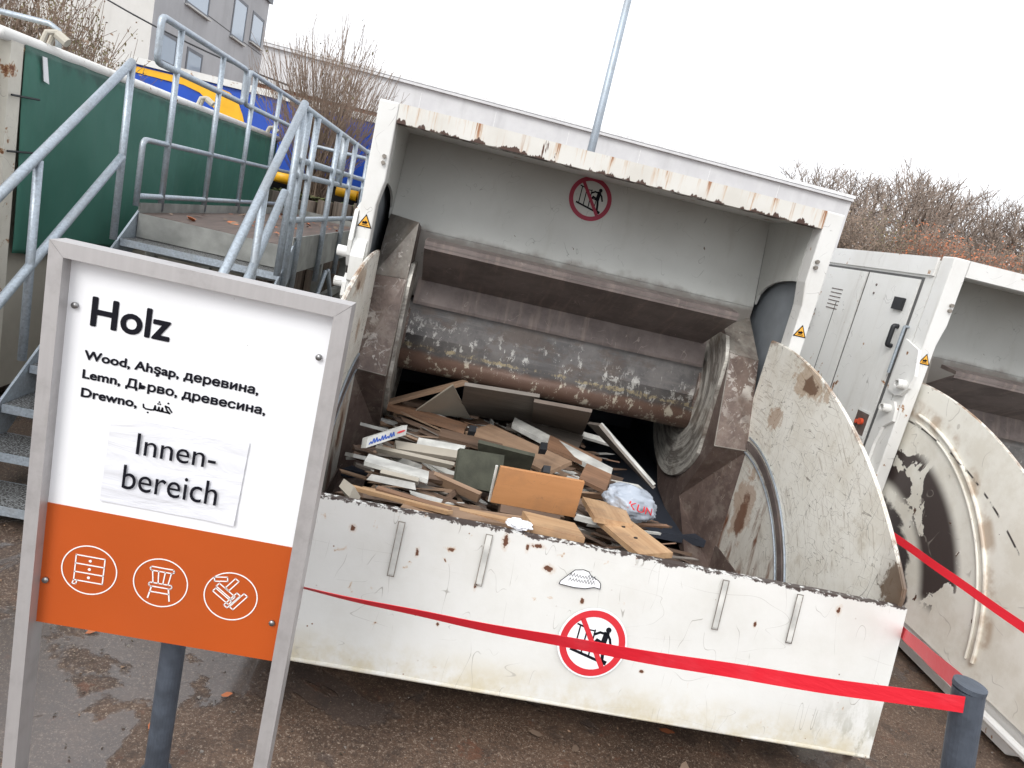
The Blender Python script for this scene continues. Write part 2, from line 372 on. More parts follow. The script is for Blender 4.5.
    M['bag_red'] = plain('bag_red_print', (.6, .02, .03), .4); M['bag_blue'] = plain('bag_blue_print', (.03, .09, .4), .4)
    M['w_orange'] = m_wood('orange_laminate', (.52, .25, .105), (.50, .235, .095), 0, .15, .5, .12)
    M['w_pine'] = m_wood('pine_wood', (.52, .34, .19), (.46, .27, .14), 0, .5); M['w_tan'] = m_wood('tan_chipboard', (.33, .22, .145), (.28, .18, .115), 0, .4)
    M['w_brown'] = m_wood('dark_brown_wood', (.17, .11, .075), (.12, .075, .05), 0, .5); M['w_grey'] = m_wood('weathered_grey_board', (.21, .185, .16), (.17, .15, .13), 0, .4)
    M['w_greybrown'] = m_wood('grey_brown_board', (.16, .125, .10), (.13, .10, .08), 0, .3)
    M['w_white'] = plain('white_laminate', (.54, .54, .51), .4, 0, .25, 9); M['w_beige'] = plain('beige_board', (.38, .345, .285), .5, 0, .1, 5)
    M['w_olive'] = plain('olive_felt', (.055, .057, .04), .85, 0, .25, 12, .4); M['w_red'] = m_wood('reddish_plank', (.29, .165, .10), (.22, .12, .07), 0, .5)
    M['litter'] = m_wood('splintered_wood', (.13, .085, .06), (.07, .05, .04), 0, .8)

# ------------------------------------------------------------------ mesh helpers
MY = 1.667 * S                    # machine root y (front frame)
MX = .295 * S                     # machine root x (centre)
def U(x, y, z): return Vector((x * S - MX, y * S - MY, z * S + CAMZ))

def link(name, bm, mat, parent=None, smooth=False, recalc=True):
    if recalc: bmesh.ops.recalc_face_normals(bm, faces=bm.faces)
    me = bpy.data.meshes.new(name); bm.to_mesh(me); bm.free()
    for m in (mat if isinstance(mat, (list, tuple)) else [mat]): me.materials.append(m)
    if smooth:
        for p in me.polygons: p.use_smooth = True
    o = bpy.data.objects.new(name, me); COL.objects.link(o)
    if parent: o.parent = parent
    return o
def empty(name, loc=(0, 0, 0), rz=0):
    o = bpy.data.objects.new(name, None); COL.objects.link(o); o.location = loc; o.rotation_euler = (0, 0, rz); return o
def tag(o, label, cat, group=None):
    o['label'] = label; o['category'] = cat
    if group: o['group'] = group
    return o
def kind(o, k): o['kind'] = k; return o

def hexa(bm, p, mi=0):            # 8 points: bottom 4 ccw, top 4 ccw
    v = [bm.verts.new(q) for q in p]
    fs = [(3, 2, 1, 0), (4, 5, 6, 7), (0, 1, 5, 4), (1, 2, 6, 5), (2, 3, 7, 6), (3, 0, 4, 7)]
    for f in fs:
        fc = bm.faces.new([v[i] for i in f]); fc.material_index = mi
    return v
def box(bm, a, b, mi=0):
    x0, y0, z0 = a; x1, y1, z1 = b
    return hexa(bm, [(x0, y0, z0), (x1, y0, z0), (x1, y1, z0), (x0, y1, z0), (x0, y0, z1), (x1, y0, z1), (x1, y1, z1), (x0, y1, z1)], mi)
def bev(bm, w=.004, seg=2, ang=35):
    es = [e for e in bm.edges if len(e.link_faces) == 2 and e.calc_face_angle(0) > radians(ang)]
    bmesh.ops.bevel(bm, geom=es, offset=w, segments=seg, profile=.6, affect='EDGES', clamp_overlap=True)
    return bm
def prism_x(bm, yz, x0, x1, mi=0):   # polygon in YZ extruded along X
    a = [bm.verts.new((x0, y, z)) for y, z in yz]; b = [bm.verts.new((x1, y, z)) for y, z in yz]
    n = len(yz)
    f1 = bm.faces.new(a); f2 = bm.faces.new(b[::-1]); f1.material_index = f2.material_index = mi
    for i in range(n):
        f = bm.faces.new((a[i], b[i], b[(i + 1) % n], a[(i + 1) % n])); f.material_index = mi
def tube(bm, pts, r, seg=10, caps=True, r1=None):
    pts = [Vector(p) for p in pts]; n = len(pts); rings = []
    up = None
    for i, p in enumerate(pts):
        d = (pts[min(i + 1, n - 1)] - pts[max(i - 1, 0)]).normalized()
        if up is None:
            up = d.orthogonal().normalized()
        up = (up - d * up.dot(d))
        up = up.normalized() if up.length > 1e-5 else d.orthogonal().normalized()
        q = d.cross(up)
        rr = r if r1 is None else r + (r1 - r) * i / (n - 1)
        rings.append([bm.verts.new(p + (up * cos(2 * pi * k / seg) + q * sin(2 * pi * k / seg)) * rr) for k in range(seg)])
    for i in range(n - 1):
        for k in range(seg):
            bm.faces.new((rings[i][k], rings[i][(k + 1) % seg], rings[i + 1][(k + 1) % seg], rings[i + 1][k]))
    if caps:
        bm.faces.new(rings[0][::-1]); bm.faces.new(rings[-1])
def arc_corner(a, b, c, r, n=5):   # rounded corner at b
    a, b, c = Vector(a), Vector(b), Vector(c)
    u = (a - b).normalized() * r; v = (c - b).normalized() * r
    return [b + u * (1 - t) ** 2 + v * t ** 2 for t in [k / n for k in range(n + 1)]]
def nb(): return bmesh.new()

def flat(name, polys, mat, parent, to3, th=.0015, smooth=False):
    """polys = list of 2D outlines; to3(u,v,w) maps to 3D (w = height off the surface)"""
    bm = nb()
    for pl in polys:
        a = [bm.verts.new(to3(u, v, .0)) for u, v in pl]; b = [bm.verts.new(to3(u, v, th)) for u, v in pl]
        n = len(pl)
        try:
            bm.faces.new(b); bm.faces.new(a[::-1])
            for i in range(n): bm.faces.new((a[i], a[(i + 1) % n], b[(i + 1) % n], b[i]))
        except ValueError: pass
    bmesh.ops.triangulate(bm, faces=[f for f in bm.faces if len(f.verts) > 4])
    return link(name, bm, mat, parent)
def stroke(pts, w):                # 2D polyline -> quads
    out = []
    for (x0, y0), (x1, y1) in zip(pts, pts[1:]):
        dx, dy = x1 - x0, y1 - y0; L = math.hypot(dx, dy) or 1; nx, ny = -dy / L * w / 2, dx / L * w / 2
        ex, ey = dx / L * w * .35, dy / L * w * .35
        out.append([(x0 - ex + nx, y0 - ey + ny), (x0 - ex - nx, y0 - ey - ny), (x1 + ex - nx, y1 + ey - ny), (x1 + ex + nx, y1 + ey + ny)])
    return out
def ring2(cx, cy, r0, r1, n=56, a0=0, a1=2 * pi):
    out = []
    for i in range(n):
        a, b = a0 + (a1 - a0) * i / n, a0 + (a1 - a0) * (i + 1) / n
        out.append([(cx + r0 * cos(a), cy + r0 * sin(a)), (cx + r1 * cos(a), cy + r1 * sin(a)), (cx + r1 * cos(b), cy + r1 * sin(b)), (cx + r0 * cos(b), cy + r0 * sin(b))])
    return out
def disc2(cx, cy, r, n=40): return [[(cx + r * cos(2 * pi * i / n), cy + r * sin(2 * pi * i / n)) for i in range(n)]]

def text_mesh(name, s, size, mat, parent, to3, bold=0., fit=None, space=1.0, line=1.0):
    """flat lettering, mapped through to3; fit = (width, height) in metres of the whole block"""
    cu = bpy.data.curves.new(name, 'FONT'); cu.body = s.replace('\u043d', '\u0438').replace('\u044a', '\u044c'); cu.size = 1.0
    cu.space_line = line; cu.resolution_u = 4; cu.space_character = space
    o = bpy.data.objects.new(name + '_tmp', cu); COL.objects.link(o)
    dg = bpy.context.evaluated_depsgraph_get(); dg.update()
    me = bpy.data.meshes.new_from_object(o.evaluated_get(dg)); bpy.data.objects.remove(o); bpy.data.curves.remove(cu)
    if '\u043d' in s or '\u044a' in s:      # the built-in fill breaks these two letters: redraw them from their stems
        want = [c for c in s if c in '\u0438\u043d']
        bb = bmesh.new(); bb.from_mesh(me); bmesh.ops.remove_doubles(bb, verts=bb.verts, dist=1e-6); seen = set(); isl = []
        for v in bb.verts:
            if v in seen: continue
            st, cur = [v], []
            seen.add(v)
            while st:
                q = st.pop(); cur.append(q)
                for e in q.link_edges:
                    o_ = e.other_vert(q)
                    if o_ not in seen: seen.add(o_); st.append(o_)
            isl.append(cur)
        box_ = lambda c: (min(q.co.x for q in c), max(q.co.x for q in c), min(q.co.y for q in c), max(q.co.y for q in c))
        def rect(x0, x1, y0, y1): bb.faces.new([bb.verts.new((x, y, 0)) for x, y in ((x0, y0), (x1, y0), (x1, y1), (x0, y1))])
        ii = sorted([c for c in isl if abs(box_(c)[1] - box_(c)[0] - .437) < .006 and abs(box_(c)[3] - box_(c)[2] - .542) < .006 and len(c) <= 12], key=lambda c: box_(c)[0])
        kill = []
        for c, ch in zip(ii, want):
            if ch == '\u043d':
                x0, x1, y0, y1 = box_(c); kill += c; sw = .092
                rect(x0, x0 + sw, y0, y1); rect(x1 - sw, x1, y0, y1); rect(x0 + sw, x1 - sw, y0 + .235, y0 + .312)
        if '\u044a' in s:
            for c in isl:
                x0, x1, y0, y1 = box_(c)
                if abs(x1 - x0 - .430) < .006 and abs(y1 - y0 - .542) < .006 and len(c) > 20: rect(x0 - .11, x0 + .01, y1 - .08, y1)
        bmesh.ops.delete(bb, geom=kill, context='VERTS'); bb.to_mesh(me); bb.free()
    if len(me.vertices):
        xs = [v.co.x for v in me.vertices]; ys = [v.co.y for v in me.vertices]
        x0, x1, y0, y1 = min(xs), max(xs), min(ys), max(ys)
        kx = ky = 1
        if fit:
            kx = fit[0] / (x1 - x0); ky = kx if fit[1] is None else fit[1] / (y1 - y0)
        src = bmesh.new(); src.from_mesh(me); out = bmesh.new()
        offs = [(0, 0)] if not bold else [(0, 0), (-bold, 0), (bold, 0), (0, -bold), (0, bold), (-bold * .7, bold * .7), (bold * .7, bold * .7), (bold * .7, -bold * .7), (-bold * .7, -bold * .7)]
        for i, (dx, dy) in enumerate(offs):
            mp = {v: out.verts.new(to3((v.co.x - x0) * kx + dx, (v.co.y - y1) * ky + dy, .0012 + i * .00006)) for v in src.verts}
            for f in src.faces:
                try: out.faces.new([mp[v] for v in f.verts])
                except ValueError: pass
        out.to_mesh(me); src.free(); out.free()
    me.name = name; me.materials.clear(); me.materials.append(mat)
    ob = bpy.data.objects.new(name, me); COL.objects.link(ob); ob.parent = parent
    return ob

# ------------------------------------------------------------------ pictograms
def prohibition(parent, to3, r, ringmat, back):
    """red ring and bar, a person climbing over a fence on a ledge"""
    disc = flat('prohibition_sign', disc2(0, 0, r * 1.06, 48), back, parent, to3, .0012)
    up = lambda u, v, w: to3(u, v, w + .0016)
    P = []
    P += [[(-.62, -.23), (.55, -.52), (.53, -.60), (-.64, -.31)]]
    for x in (-.50, -.27, -.03): P += stroke([(x, -.28 - (x + .5) * .25), (x + .03, .48 - (x + .5) * .16)], .045)
    P += stroke([(-.56, .50), (-.34, .44)], .05) + stroke([(-.24, .38), (-.02, .38)], .04)
    P += stroke([(.0, .06), (.28, .00), (.24, -.40)], .04)
    P += disc2(.40, .47, .085, 18)
    P += stroke([(.36, .34), (.33, .08)], .17) + stroke([(.36, .34), (.16, .36), (.0, .27)], .075)
    P += stroke([(.40, .34), (.50, .20), (.56, .02)], .075)
    P += stroke([(.31, .05), (.12, .12), (.0, -.06)], .09) + stroke([(.34, .06), (.38, -.2), (.40, -.46)], .10)
    P += stroke([(.38, -.46), (.53, -.50)], .07)
    P = [[(u * r, v * r) for u, v in q] for q in P]
    flat('climbing_figure', P, M['print'], disc, up, .0005)
    up2 = lambda u, v, w: to3(u, v, w + .0026)
    R = ring2(0, 0, r * .80, r)
    c, s_ = cos(radians(-57)), sin(radians(-57))
    bar = [(c * t - s_ * w, s_ * t + c * w) for t, w in ((-.82, -.075), (.82, -.075), (.82, .075), (-.82, .075))]
    R.append([(u * r, v * r) for u, v in bar])
    flat('red_ring', R, ringmat, disc, up2, .0006)
    return disc
def warn_tri(parent, to3, h):
    k = h / 2
    b = flat('warning_sticker', [[(-1.12 * k, -k), (1.12 * k, -k), (0, k)]], M['print'], parent, to3, .0012)
    flat('yellow_face', [[(-.86 * k, -.84 * k), (.86 * k, -.84 * k), (0, .72 * k)]], M['yellow'], b, lambda u, v, w: to3(u, v, w + .0015), .0005)
    P = stroke([(-.42 * k, -.62 * k), (.45 * k, -.62 * k)], .1 * k) + stroke([(-.3 * k, -.3 * k), (.15 * k, -.3 * k)], .34 * k) + stroke([(.0 * k, -.05 * k), (.32 * k, -.2 * k)], .12 * k)
    flat('hand_symbol', P, M['print'], b, lambda u, v, w: to3(u, v, w + .0024), .0005)
    return b

# ------------------------------------------------------------------ the press machine
CX = .295
def press(name, loc, label, first):
    root = empty(name, loc); tag(root, label, 'waste compactor', 'white roller compactor containers')
    pm = M['paint'] if first else M['paint2']
    XL, XR, YF = -.252, .842, 1.667
    ZT, ZB = .195, -.70
    mir = lambda x: 2 * CX - x
    # side walls (thin panels with door recess built as separate doors)
    t = .018
    for side, x0 in (('l', XL), ('r', XR - t)):
        bm = nb(); a = U(x0, YF + .052, ZB); b = U(x0 + t, 4.4, ZT - .012); box(bm, a, b)
        link('side_wall', bm, pm, root)
    bm = nb(); box(bm, U(XL + t, YF + .05, ZT - .03), U(XR - t, 4.4, ZT - .012)); link('roof', bm, pm, root)
    bm = nb(); box(bm, U(XL + t, 4.38, ZB), U(XR - t, 4.4, ZT - .03)); link('rear_wall', bm, pm, root)
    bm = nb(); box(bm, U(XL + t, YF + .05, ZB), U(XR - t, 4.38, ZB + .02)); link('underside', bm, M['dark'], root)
    # frame: pillars + lintel
    for s_ in (0, 1):
        xa, xb = (XL, XL + .050) if s_ == 0 else (XR - .050, XR)
        out_, inn = (XL, 1) if s_ == 0 else (XR, -1)
        q = [(out_, ZT), (out_ + inn * .044, ZT), (out_ + inn * .044, .026), (out_ + inn * .040, .006), (out_ + inn * .034, -.03), (out_ + inn * .034, ZB + .06), (out_, ZB + .06)]
        bm = nb(); fa = [bm.verts.new(U(x, YF, z)) for x, z in q]; fb = [bm.verts.new(U(x, YF + .05, z)) for x, z in q]
        bm.faces.new(fa); bm.faces.new(fb[::-1])
        for i in range(7): bm.faces.new((fa[i], fa[(i + 1) % 7], fb[(i + 1) % 7], fb[i]))
        bmesh.ops.recalc_face_normals(bm, faces=bm.faces); bev(bm, .010, 3)
        p = link('frame_pillar', bm, pm, root)
        # bolt cluster
        bm = nb()
        for dz in (0, -.014):
            zc = .078 + dz; xc = (xa + xb) / 2 + .008 * (1 if s_ == 0 else -1)
            tube(bm, [U(xc, YF, zc), U(xc, YF - .008, zc)], .011, 6)
        link('bolt', bm, M['armour_top'], p)
        if s_ or not first: continue
        xc = (xa + xb) / 2
        bm = nb(); zc = -.150
        prism = [(YF + .0, zc - .06), (YF - .012, zc - .055), (YF - .02, zc), (YF - .012, zc + .03), (YF, zc + .04)]
        prism_x(bm, [((U(0, y, z).y), U(0, y, z).z) for y, z in prism], U(xa if s_ == 0 else xb - .03, 0, 0).x, U(xa + .03 if s_ == 0 else xb, 0, 0).x)
        link('pillar_bracket', bev(bm, .005), pm, p)
    bm = nb(); box(bm, U(XL + .0445, YF + .0006, .1535), U(XR - .0445, YF + .045, ZT - .0005)); bev(bm, .006, 2)
    link('lintel', bm, M['lintel'] if first else M['paint2'], root)
    # inner panels of the opening
    il, ir = -.2075, .7975
    bw = .006
    bm = nb()
    top = (1.985, .182); low = (1.918, -.068)
    hexa(bm, [U(il, low[0], low[1]), U(ir, low[0], low[1]), U(ir, low[0] + .02, low[1]), U(il, low[0] + .02, low[1]),
              U(il, top[0], top[1]), U(ir, top[0], top[1]), U(ir, top[0] + .02, top[1]), U(il, top[0] + .02, top[1])])
    box(bm, U(il, 1.9195, -.24), U(ir, 1.925, -.0685))
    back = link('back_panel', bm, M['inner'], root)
    bm = nb(); box(bm, U(il, YF + .046, .175), U(ir, 1.99, .180)); link('ceiling_panel', bm, M['inner'], root)
    cut = [(YF + .050, .174), (1.982, .174), (1.917, -.058), (1.908, -.03), (1.88, -.008), (1.84, .008), (1.79, .018), (1.74, .023), (YF + .050, .024)]
    for xa, xb in ((il - bw, il), (ir, ir + bw)):
        bm = nb(); prism_x(bm, [(U(0, y, z).y, U(0, y, z).z) for y, z in cut], U(xa, 0, 0).x, U(xb, 0, 0).x)
        link('inner_side_panel', bm, M['inner'], root)
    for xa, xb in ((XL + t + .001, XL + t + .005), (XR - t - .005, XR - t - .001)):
        bm = nb(); box(bm, U(xa, YF + .052, -.5), U(xb, 2.2, .15)); link('shaded_side_panel', bm, M['cavity_shade'], root)  # added panel, shade of the white side wall put into its colour
    # chamber (dark box behind and under the roller)
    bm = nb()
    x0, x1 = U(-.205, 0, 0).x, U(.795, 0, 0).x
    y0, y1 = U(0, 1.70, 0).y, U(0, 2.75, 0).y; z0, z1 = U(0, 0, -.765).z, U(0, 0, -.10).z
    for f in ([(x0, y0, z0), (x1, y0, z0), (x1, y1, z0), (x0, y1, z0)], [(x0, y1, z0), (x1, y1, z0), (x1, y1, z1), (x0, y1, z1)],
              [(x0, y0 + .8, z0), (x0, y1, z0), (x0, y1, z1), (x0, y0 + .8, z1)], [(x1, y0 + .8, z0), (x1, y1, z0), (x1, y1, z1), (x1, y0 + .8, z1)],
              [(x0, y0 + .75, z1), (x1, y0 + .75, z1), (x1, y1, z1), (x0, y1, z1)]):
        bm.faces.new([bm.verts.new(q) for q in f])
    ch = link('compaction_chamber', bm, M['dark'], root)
    # shelf, deflector, roller
    dl, dr = -.098, .688
    def sheet(nm, prof, xl, xr, mat, th=.008):
        bm = nb()
        up_ = prof; dn = [(y, z - th) for y, z in prof][::-1]
        prism_x(bm, [(U(0, y, z).y, U(0, y, z).z) for y, z in up_ + dn], U(xl, 0, 0).x, U(xr, 0, 0).x)
        return link(nm, bm, mat, root)
    bm = nb()
    hexa(bm, [U(dl, 1.725, -.0925), U(dr, 1.725, -.0925), U(dr, 1.79, -.0885), U(dl, 1.79, -.0885),
              U(dl, 1.725, -.083), U(dr, 1.725, -.083), U(dr, 1.79, -.0775), U(dl, 1.79, -.0775)])
    link('shelf', bev(bm, .003), M['shelf'], root)
    sheet('upper_deflector', [(1.727, -.0938), (1.914, -.186)], dl - .0, dr + .0, M['shelf'])
    sheet('lower_deflector', [(1.919, -.188), (1.893, -.249)], dl - .01, dr + .01, M['shelf'])
    prof = []
    cy, cz, r = 2.0, -.335, .122
    angs = [112, 140, 158, 176, 190, 204, 218, 232, 246, 262, 280, 300, 320, 345, 10, 40, 70, 90]
    for i, a in enumerate(angs):
        rr = r * (1.0 if i % 2 else .985)
        prof.append((U(0, cy + rr * cos(radians(a)), 0).y, U(0, 0, cz + rr * sin(radians(a))).z))
    # flat scraped front face running into a rounded lower tube
    pf = [(2.06, -.245), (1.915, -.248), (1.911, -.255), (1.902, -.340), (1.893, -.378)]
    pf += [(1.930 + .041 * cos(radians(a)), -.402 + .041 * sin(radians(a))) for a in range(150, 300, 15)]
    pf += [(2.10, -.425), (2.12, -.30)]
    prof = [(U(0, y, 0).y, U(0, 0, z).z) for y, z in pf]
    bm = nb(); prism_x(bm, prof, U(-.122, 0, 0).x, U(.712, 0, 0).x)
    bev(bm, .006, 2, 25)
    dr_ = link('roller', bm, M['drum'], root)
    for p_ in dr_.data.polygons: p_.use_smooth = abs(p_.normal.x) < .5 and p_.area < .12 * S
    for x in (-.120, .700):
        bm = nb(); tube(bm, [U(x, cy, cz), U(x + .010, cy, cz)], (r - .012) * S, 40); link('roller_flange', bm, M['armour'], dr_)
    # side armour
    for flip in (False, True):
        f = (lambda x: mir(x)) if flip else (lambda x: x)
        O = [(.798, 1.925, -.094), (.798, 1.785, -.192), (.798, 1.690, -.412), (.798, 1.68, -.745)]
        I = [(.716, 1.87, -.135), (.716, 1.777, -.187), (.716, 1.700, -.418), (.716, 1.83, -.61), (.716, 1.655, -.73)]
        if flip:
            O[0] = (.798, 1.90, -.045); I[0] = (.716, 1.80, -.048)
        bk_o = [(.798, 2.35, -.745), (.798, 2.35, -.094)]
        bk_i = [(.716, 2.017, -.66), (.716, 2.16, -.543), (.716, 2.30, -.30), (.716, 2.25, -.135 if not flip else -.10)]
        bm = nb()
        V = lambda p: bm.verts.new(U(f(p[0]), p[1], p[2]))
        o = [V(p) for p in O]; i_ = [V(p) for p in I]; bo = [V(p) for p in bk_o]; bi = [V(p) for p in bk_i]
        F = [((i_[0], i_[1], o[1], o[0]), 2), ((i_[1], i_[2], o[2], o[1]), 0), ((i_[2], i_[3], o[2]), 1), ((o[2], i_[3], i_[4], o[3]), 1),
             ((i_[1], i_[0], bi[3], bi[2], bi[1], bi[0], i_[4], i_[3], i_[2]), 1), ((o[0], o[1], o[2], o[3], bo[0], bo[1]), 1)]
        for vs, mi in F:
            fc = bm.faces.new(vs); fc.material_index = mi
        bmesh.ops.recalc_face_normals(bm, faces=bm.faces)
        bmesh.ops.triangulate(bm, faces=[q for q in bm.faces if len(q.verts) > 4])
        ar = link('side_armour', bm, [M['armour'], M['armour_dark'], M['armour_top']], root)
        bm = nb()
        pts = []
        for k in range(48):
            a = 2 * pi * k / 48
            y, z = cy + .262 * cos(a), cz + .262 * sin(a)
            if y < 1.772: y = 1.772
            z = min(z, -.15)
            pts.append((U(0, y, z).y, U(0, y, z).z))
        xa, xb = sorted((U(f(.7155), 0, 0).x, U(f(.706), 0, 0).x))
        prism_x(bm, pts, xa, xb)
        link('worn_disc', bm, M['disc'], ar)
        bm = nb()
        for (p, q) in ((O[1], I[1]), (O[2], I[2]), (I[1], I[2])):
            tube(bm, [U(f(p[0]), p[1], p[2]), U(f(q[0]), q[1], q[2])], .004, 6)
        link('weld_seam', bm, M['armour_top'], ar)
    # hopper
    hl, hr = -.207, .797
    A = lambda y, z: (U(0, y, z).y, U(0, y, z).z)
    arc = []
    R_ = 1.029; c0, c1 = 1.72, -1.161
    a1 = math.acos((1.745 - c0) / R_); a0 = math.asin((-.446 - c1) / R_)
    a0 = pi - a0
    for k in range(41):
        a = a1 + (a0 - a1) * k / 40
        arc.append(A(c0 + R_ * cos(a), c1 + R_ * sin(a)))
    arc = [(max(y_, A(1.0065, 0)[0]), z_) for y_, z_ in arc]
    poly = arc + [A(.988, -.60), A(.972, -.690), A(1.745, -.690)]
    for xa, flipm in ((hl, 0), (hr, 1)):
        bm = nb(); prism_x(bm, poly, U(xa, 0, 0).x, U(xa + .008, 0, 0).x)
        # outside faces get the outer paint
        ctr = U(CX, 0, 0).x
        for fc in bm.faces:
            n = fc.normal if fc.normal.length else (fc.normal_update() or fc.normal)
            cx_ = fc.calc_center_median().x
            out_x = U(xa, 0, 0).x if flipm == 0 else U(xa + .008, 0, 0).x
            if len(fc.verts) > 6 and abs(cx_ - out_x) < 1e-4: fc.material_index = 1
        sp = link('hopper_side', bm, [M['sec_in'], M['sec_out']], root)
        # guide ring inside, rolled rib outside
        bm = nb(); rr0, rr1 = .412, .430
        xi = (U(xa, 0, 0).x - .012, U(xa, 0, 0).x) if flipm else (U(xa + .008, 0, 0).x, U(xa + .008, 0, 0).x + .012)
        segs = []
        for k in range(31):
            a = radians(92 + (163 - 92) * k / 30)
            segs.append(a)
        for a, b in zip(segs, segs[1:]):
            q = [A(1.706 + rr0 * cos(a), -.816 + rr0 * sin(a)), A(1.706 + rr1 * cos(a), -.816 + rr1 * sin(a)),
                 A(1.706 + rr1 * cos(b), -.816 + rr1 * sin(b)), A(1.706 + rr0 * cos(b), -.816 + rr0 * sin(b))]
            hexa(bm, [(xi[0], *q[0]), (xi[0], *q[1]), (xi[0], *q[2]), (xi[0], *q[3]), (xi[1], *q[0]), (xi[1], *q[1]), (xi[1], *q[2]), (xi[1], *q[3])])
        link('guide_ring', bm, M['shelf'], sp)
        bm = nb()
        for r_ in (.400, .440):
            pts = [Vector(((xi[0] + xi[1]) / 2, *A(1.706 + r_ * cos(radians(a)), -.816 + r_ * sin(radians(a))))) for a in range(92, 165, 3)]
            tube(bm, pts, .0055, 6)
        link('ring_bead', bm, M['galv'], sp)
        bm = nb()
        xo = U(xa, 0, 0).x - .006 if flipm == 0 else U(xa + .008, 0, 0).x + .006
        for r_, w in ((.492, .010), (.472, .007)):
            pts = [Vector((xo, *A(1.70 + r_ * cos(radians(a)), -.70 + r_ * sin(radians(a))))) for a in range(96, 176, 3)]
            tube(bm, pts, w, 8)
        link('outer_rib', bm, M['sec_out'], sp)
        # rim flange following the arc
        bm = nb()
        tube(bm, [Vector((U(xa + .004, 0, 0).x, *q)) for q in arc], .0055, 8)
        link('rim_edge', bm, M['sec_in'], sp)
    # front plate (leans out at the bottom) with rolled top edge
    bm = nb()
    zt, zb = -.444, -.693
    hexa(bm, [U(hl - .005, .961, zb), U(hr + .013, .961, zb), U(hr + .013, .968, zb), U(hl - .005, .968, zb),
              U(hl - .005, 1.0, zt), U(hr + .013, 1.0, zt), U(hr + .013, 1.012, zt), U(hl - .005, 1.012, zt)])
    bmesh.ops.subdivide_edges(bm, edges=[e for e in bm.edges if abs(e.verts[0].co.x - e.verts[1].co.x) > 1], cuts=60)
    bmesh.ops.subdivide_edges(bm, edges=[e for e in bm.edges if abs(e.verts[0].co.z - e.verts[1].co.z) > .4], cuts=12)
    for v in bm.verts:   # dents
        n = mn.noise(Vector((v.co.x * 2.2, 0, v.co.z * 3.2 + (0 if first else 9))))
        v.co.y += n * .007
        v.co.z += mn.noise(Vector((v.co.x * 3., 3, 1))) * .004 if v.co.z > U(0, 0, zt).z - .002 else 0
    fp = link('hopper_front', bm, M['plate'], root)
    bm = nb(); tube(bm, [U(hl - .005, .963, zb), U(hr + .013, .963, zb)], .008, 8); link('bottom_bead', bm, M['plate'], fp)
    bm = nb()
    prism_x(bm, [A(.978, -.684), A(.978, -.694), A(1.07, -.757), A(1.80, -.757), A(1.80, -.745), A(1.08, -.745)], U(hl + .012, 0, 0).x, U(hr - .004, 0, 0).x)
    for xs in ((hl + .0085, hl + .0115), (hr - .0035, hr - .0005)):
        prism_x(bm, [A(.985, -.675), A(1.07, -.756), A(1.80, -.756), A(1.80, -.675)], U(xs[0], 0, 0).x, U(xs[1], 0, 0).x)
    link('hopper_floor', bm, M['armour_dark'] if first else pm, root)
    for xp in (hl - .012, hr + .02):
        bm = nb(); tube(bm, [U(xp, 1.00, -.715), U(xp, 1.75, -.715)], .022, 10); link('bottom_pipe', bm, pm, root)
    # decals on the front plate
    sl = (1.0 - .961) / (zt - zb)
    def plate3(u0, z0):
        def f(u, v, w):
            x = u0 * S - MX + u; z = z0 * S + CAMZ + v
            zu = (z - CAMZ) / S; y = (.961 + sl * (zu - zb)) * S - MY - w - .009
            return (x, y, z)
        return f
    prohibition(root, plate3(.316, -.586), .118, M['red_ring'], M['sign_white'])
    strips = [(-.013, -.458, -.545), (.119, -.452, -.535), (.497, -.452, -.535), (.621, -.452, -.535)]
    for (x, z0, z1) in strips:
        w, h = .011, (z0 - z1) * S * .95
        P = stroke([(0, 0), (w * 2, 0), (w * 2, -h), (0, -h), (0, 0)], .0028) + [[(.002, -.002), (.002, -h * .97), (w * 1.9, -h * .97), (w * 1.9, -.002)]]
        o = flat('tape_residue_outline', P[:4], M['armour_top'], root, plate3(x, z0), .0008)
        flat('tape_residue', [P[4]], M['w_white'], o, lambda u, v, w_, g=plate3(x, z0): g(u, v, w_ - .0003), .0005)
    out = [(-.075, -.03), (-.072, -.018), (-.045, .012), (-.03, .028), (0, .034), (.02, .03), (.03, .018), (.06, .006), (.07, -.004), (.072, -.022), (.05, -.02), (.02, -.03), (-.02, -.033)]
    sk = flat('torn_sticker', [out], M['sign_white'], root, plate3(.277, -.492), .0008)
    scr = stroke(out + [out[0]], .0026)
    for rr in range(2):
        x = -.045
        for k in range(9):
            scr += stroke([(x, -.012 + rr * .016), (x + .005, .0 + rr * .016 + random.uniform(-.004, .004)), (x + .009, -.01 + rr * .016)], .0016); x += .0105
    flat('sticker_scribble', scr, M['print'], sk, lambda u, v, w: plate3(.277, -.492)(u, v, w + .001), .0004)
    # prohibition sign on the back panel
    def back3(u, v, w):
        z = .057 * 1.955 + v / S; y = low[0] + (top[0] - low[0]) * (z - low[1]) / (top[1] - low[1])
        return (.151 * 1.95 * S - MX + u, y * S - MY - w - .002, z * S + CAMZ)
    prohibition(root, back3, .133, M['dred_ring'], M['inner'])
    # warning triangles on the pillars
    def pil3(x, z):
        return lambda u, v, w: (x * S - MX + u, YF * S - MY - .0008 - w, z * S + CAMZ + v)
    warn_tri(root, pil3(XL + .0175, -.068), .068); warn_tri(root, pil3(XR - .0175, -.087), .068)
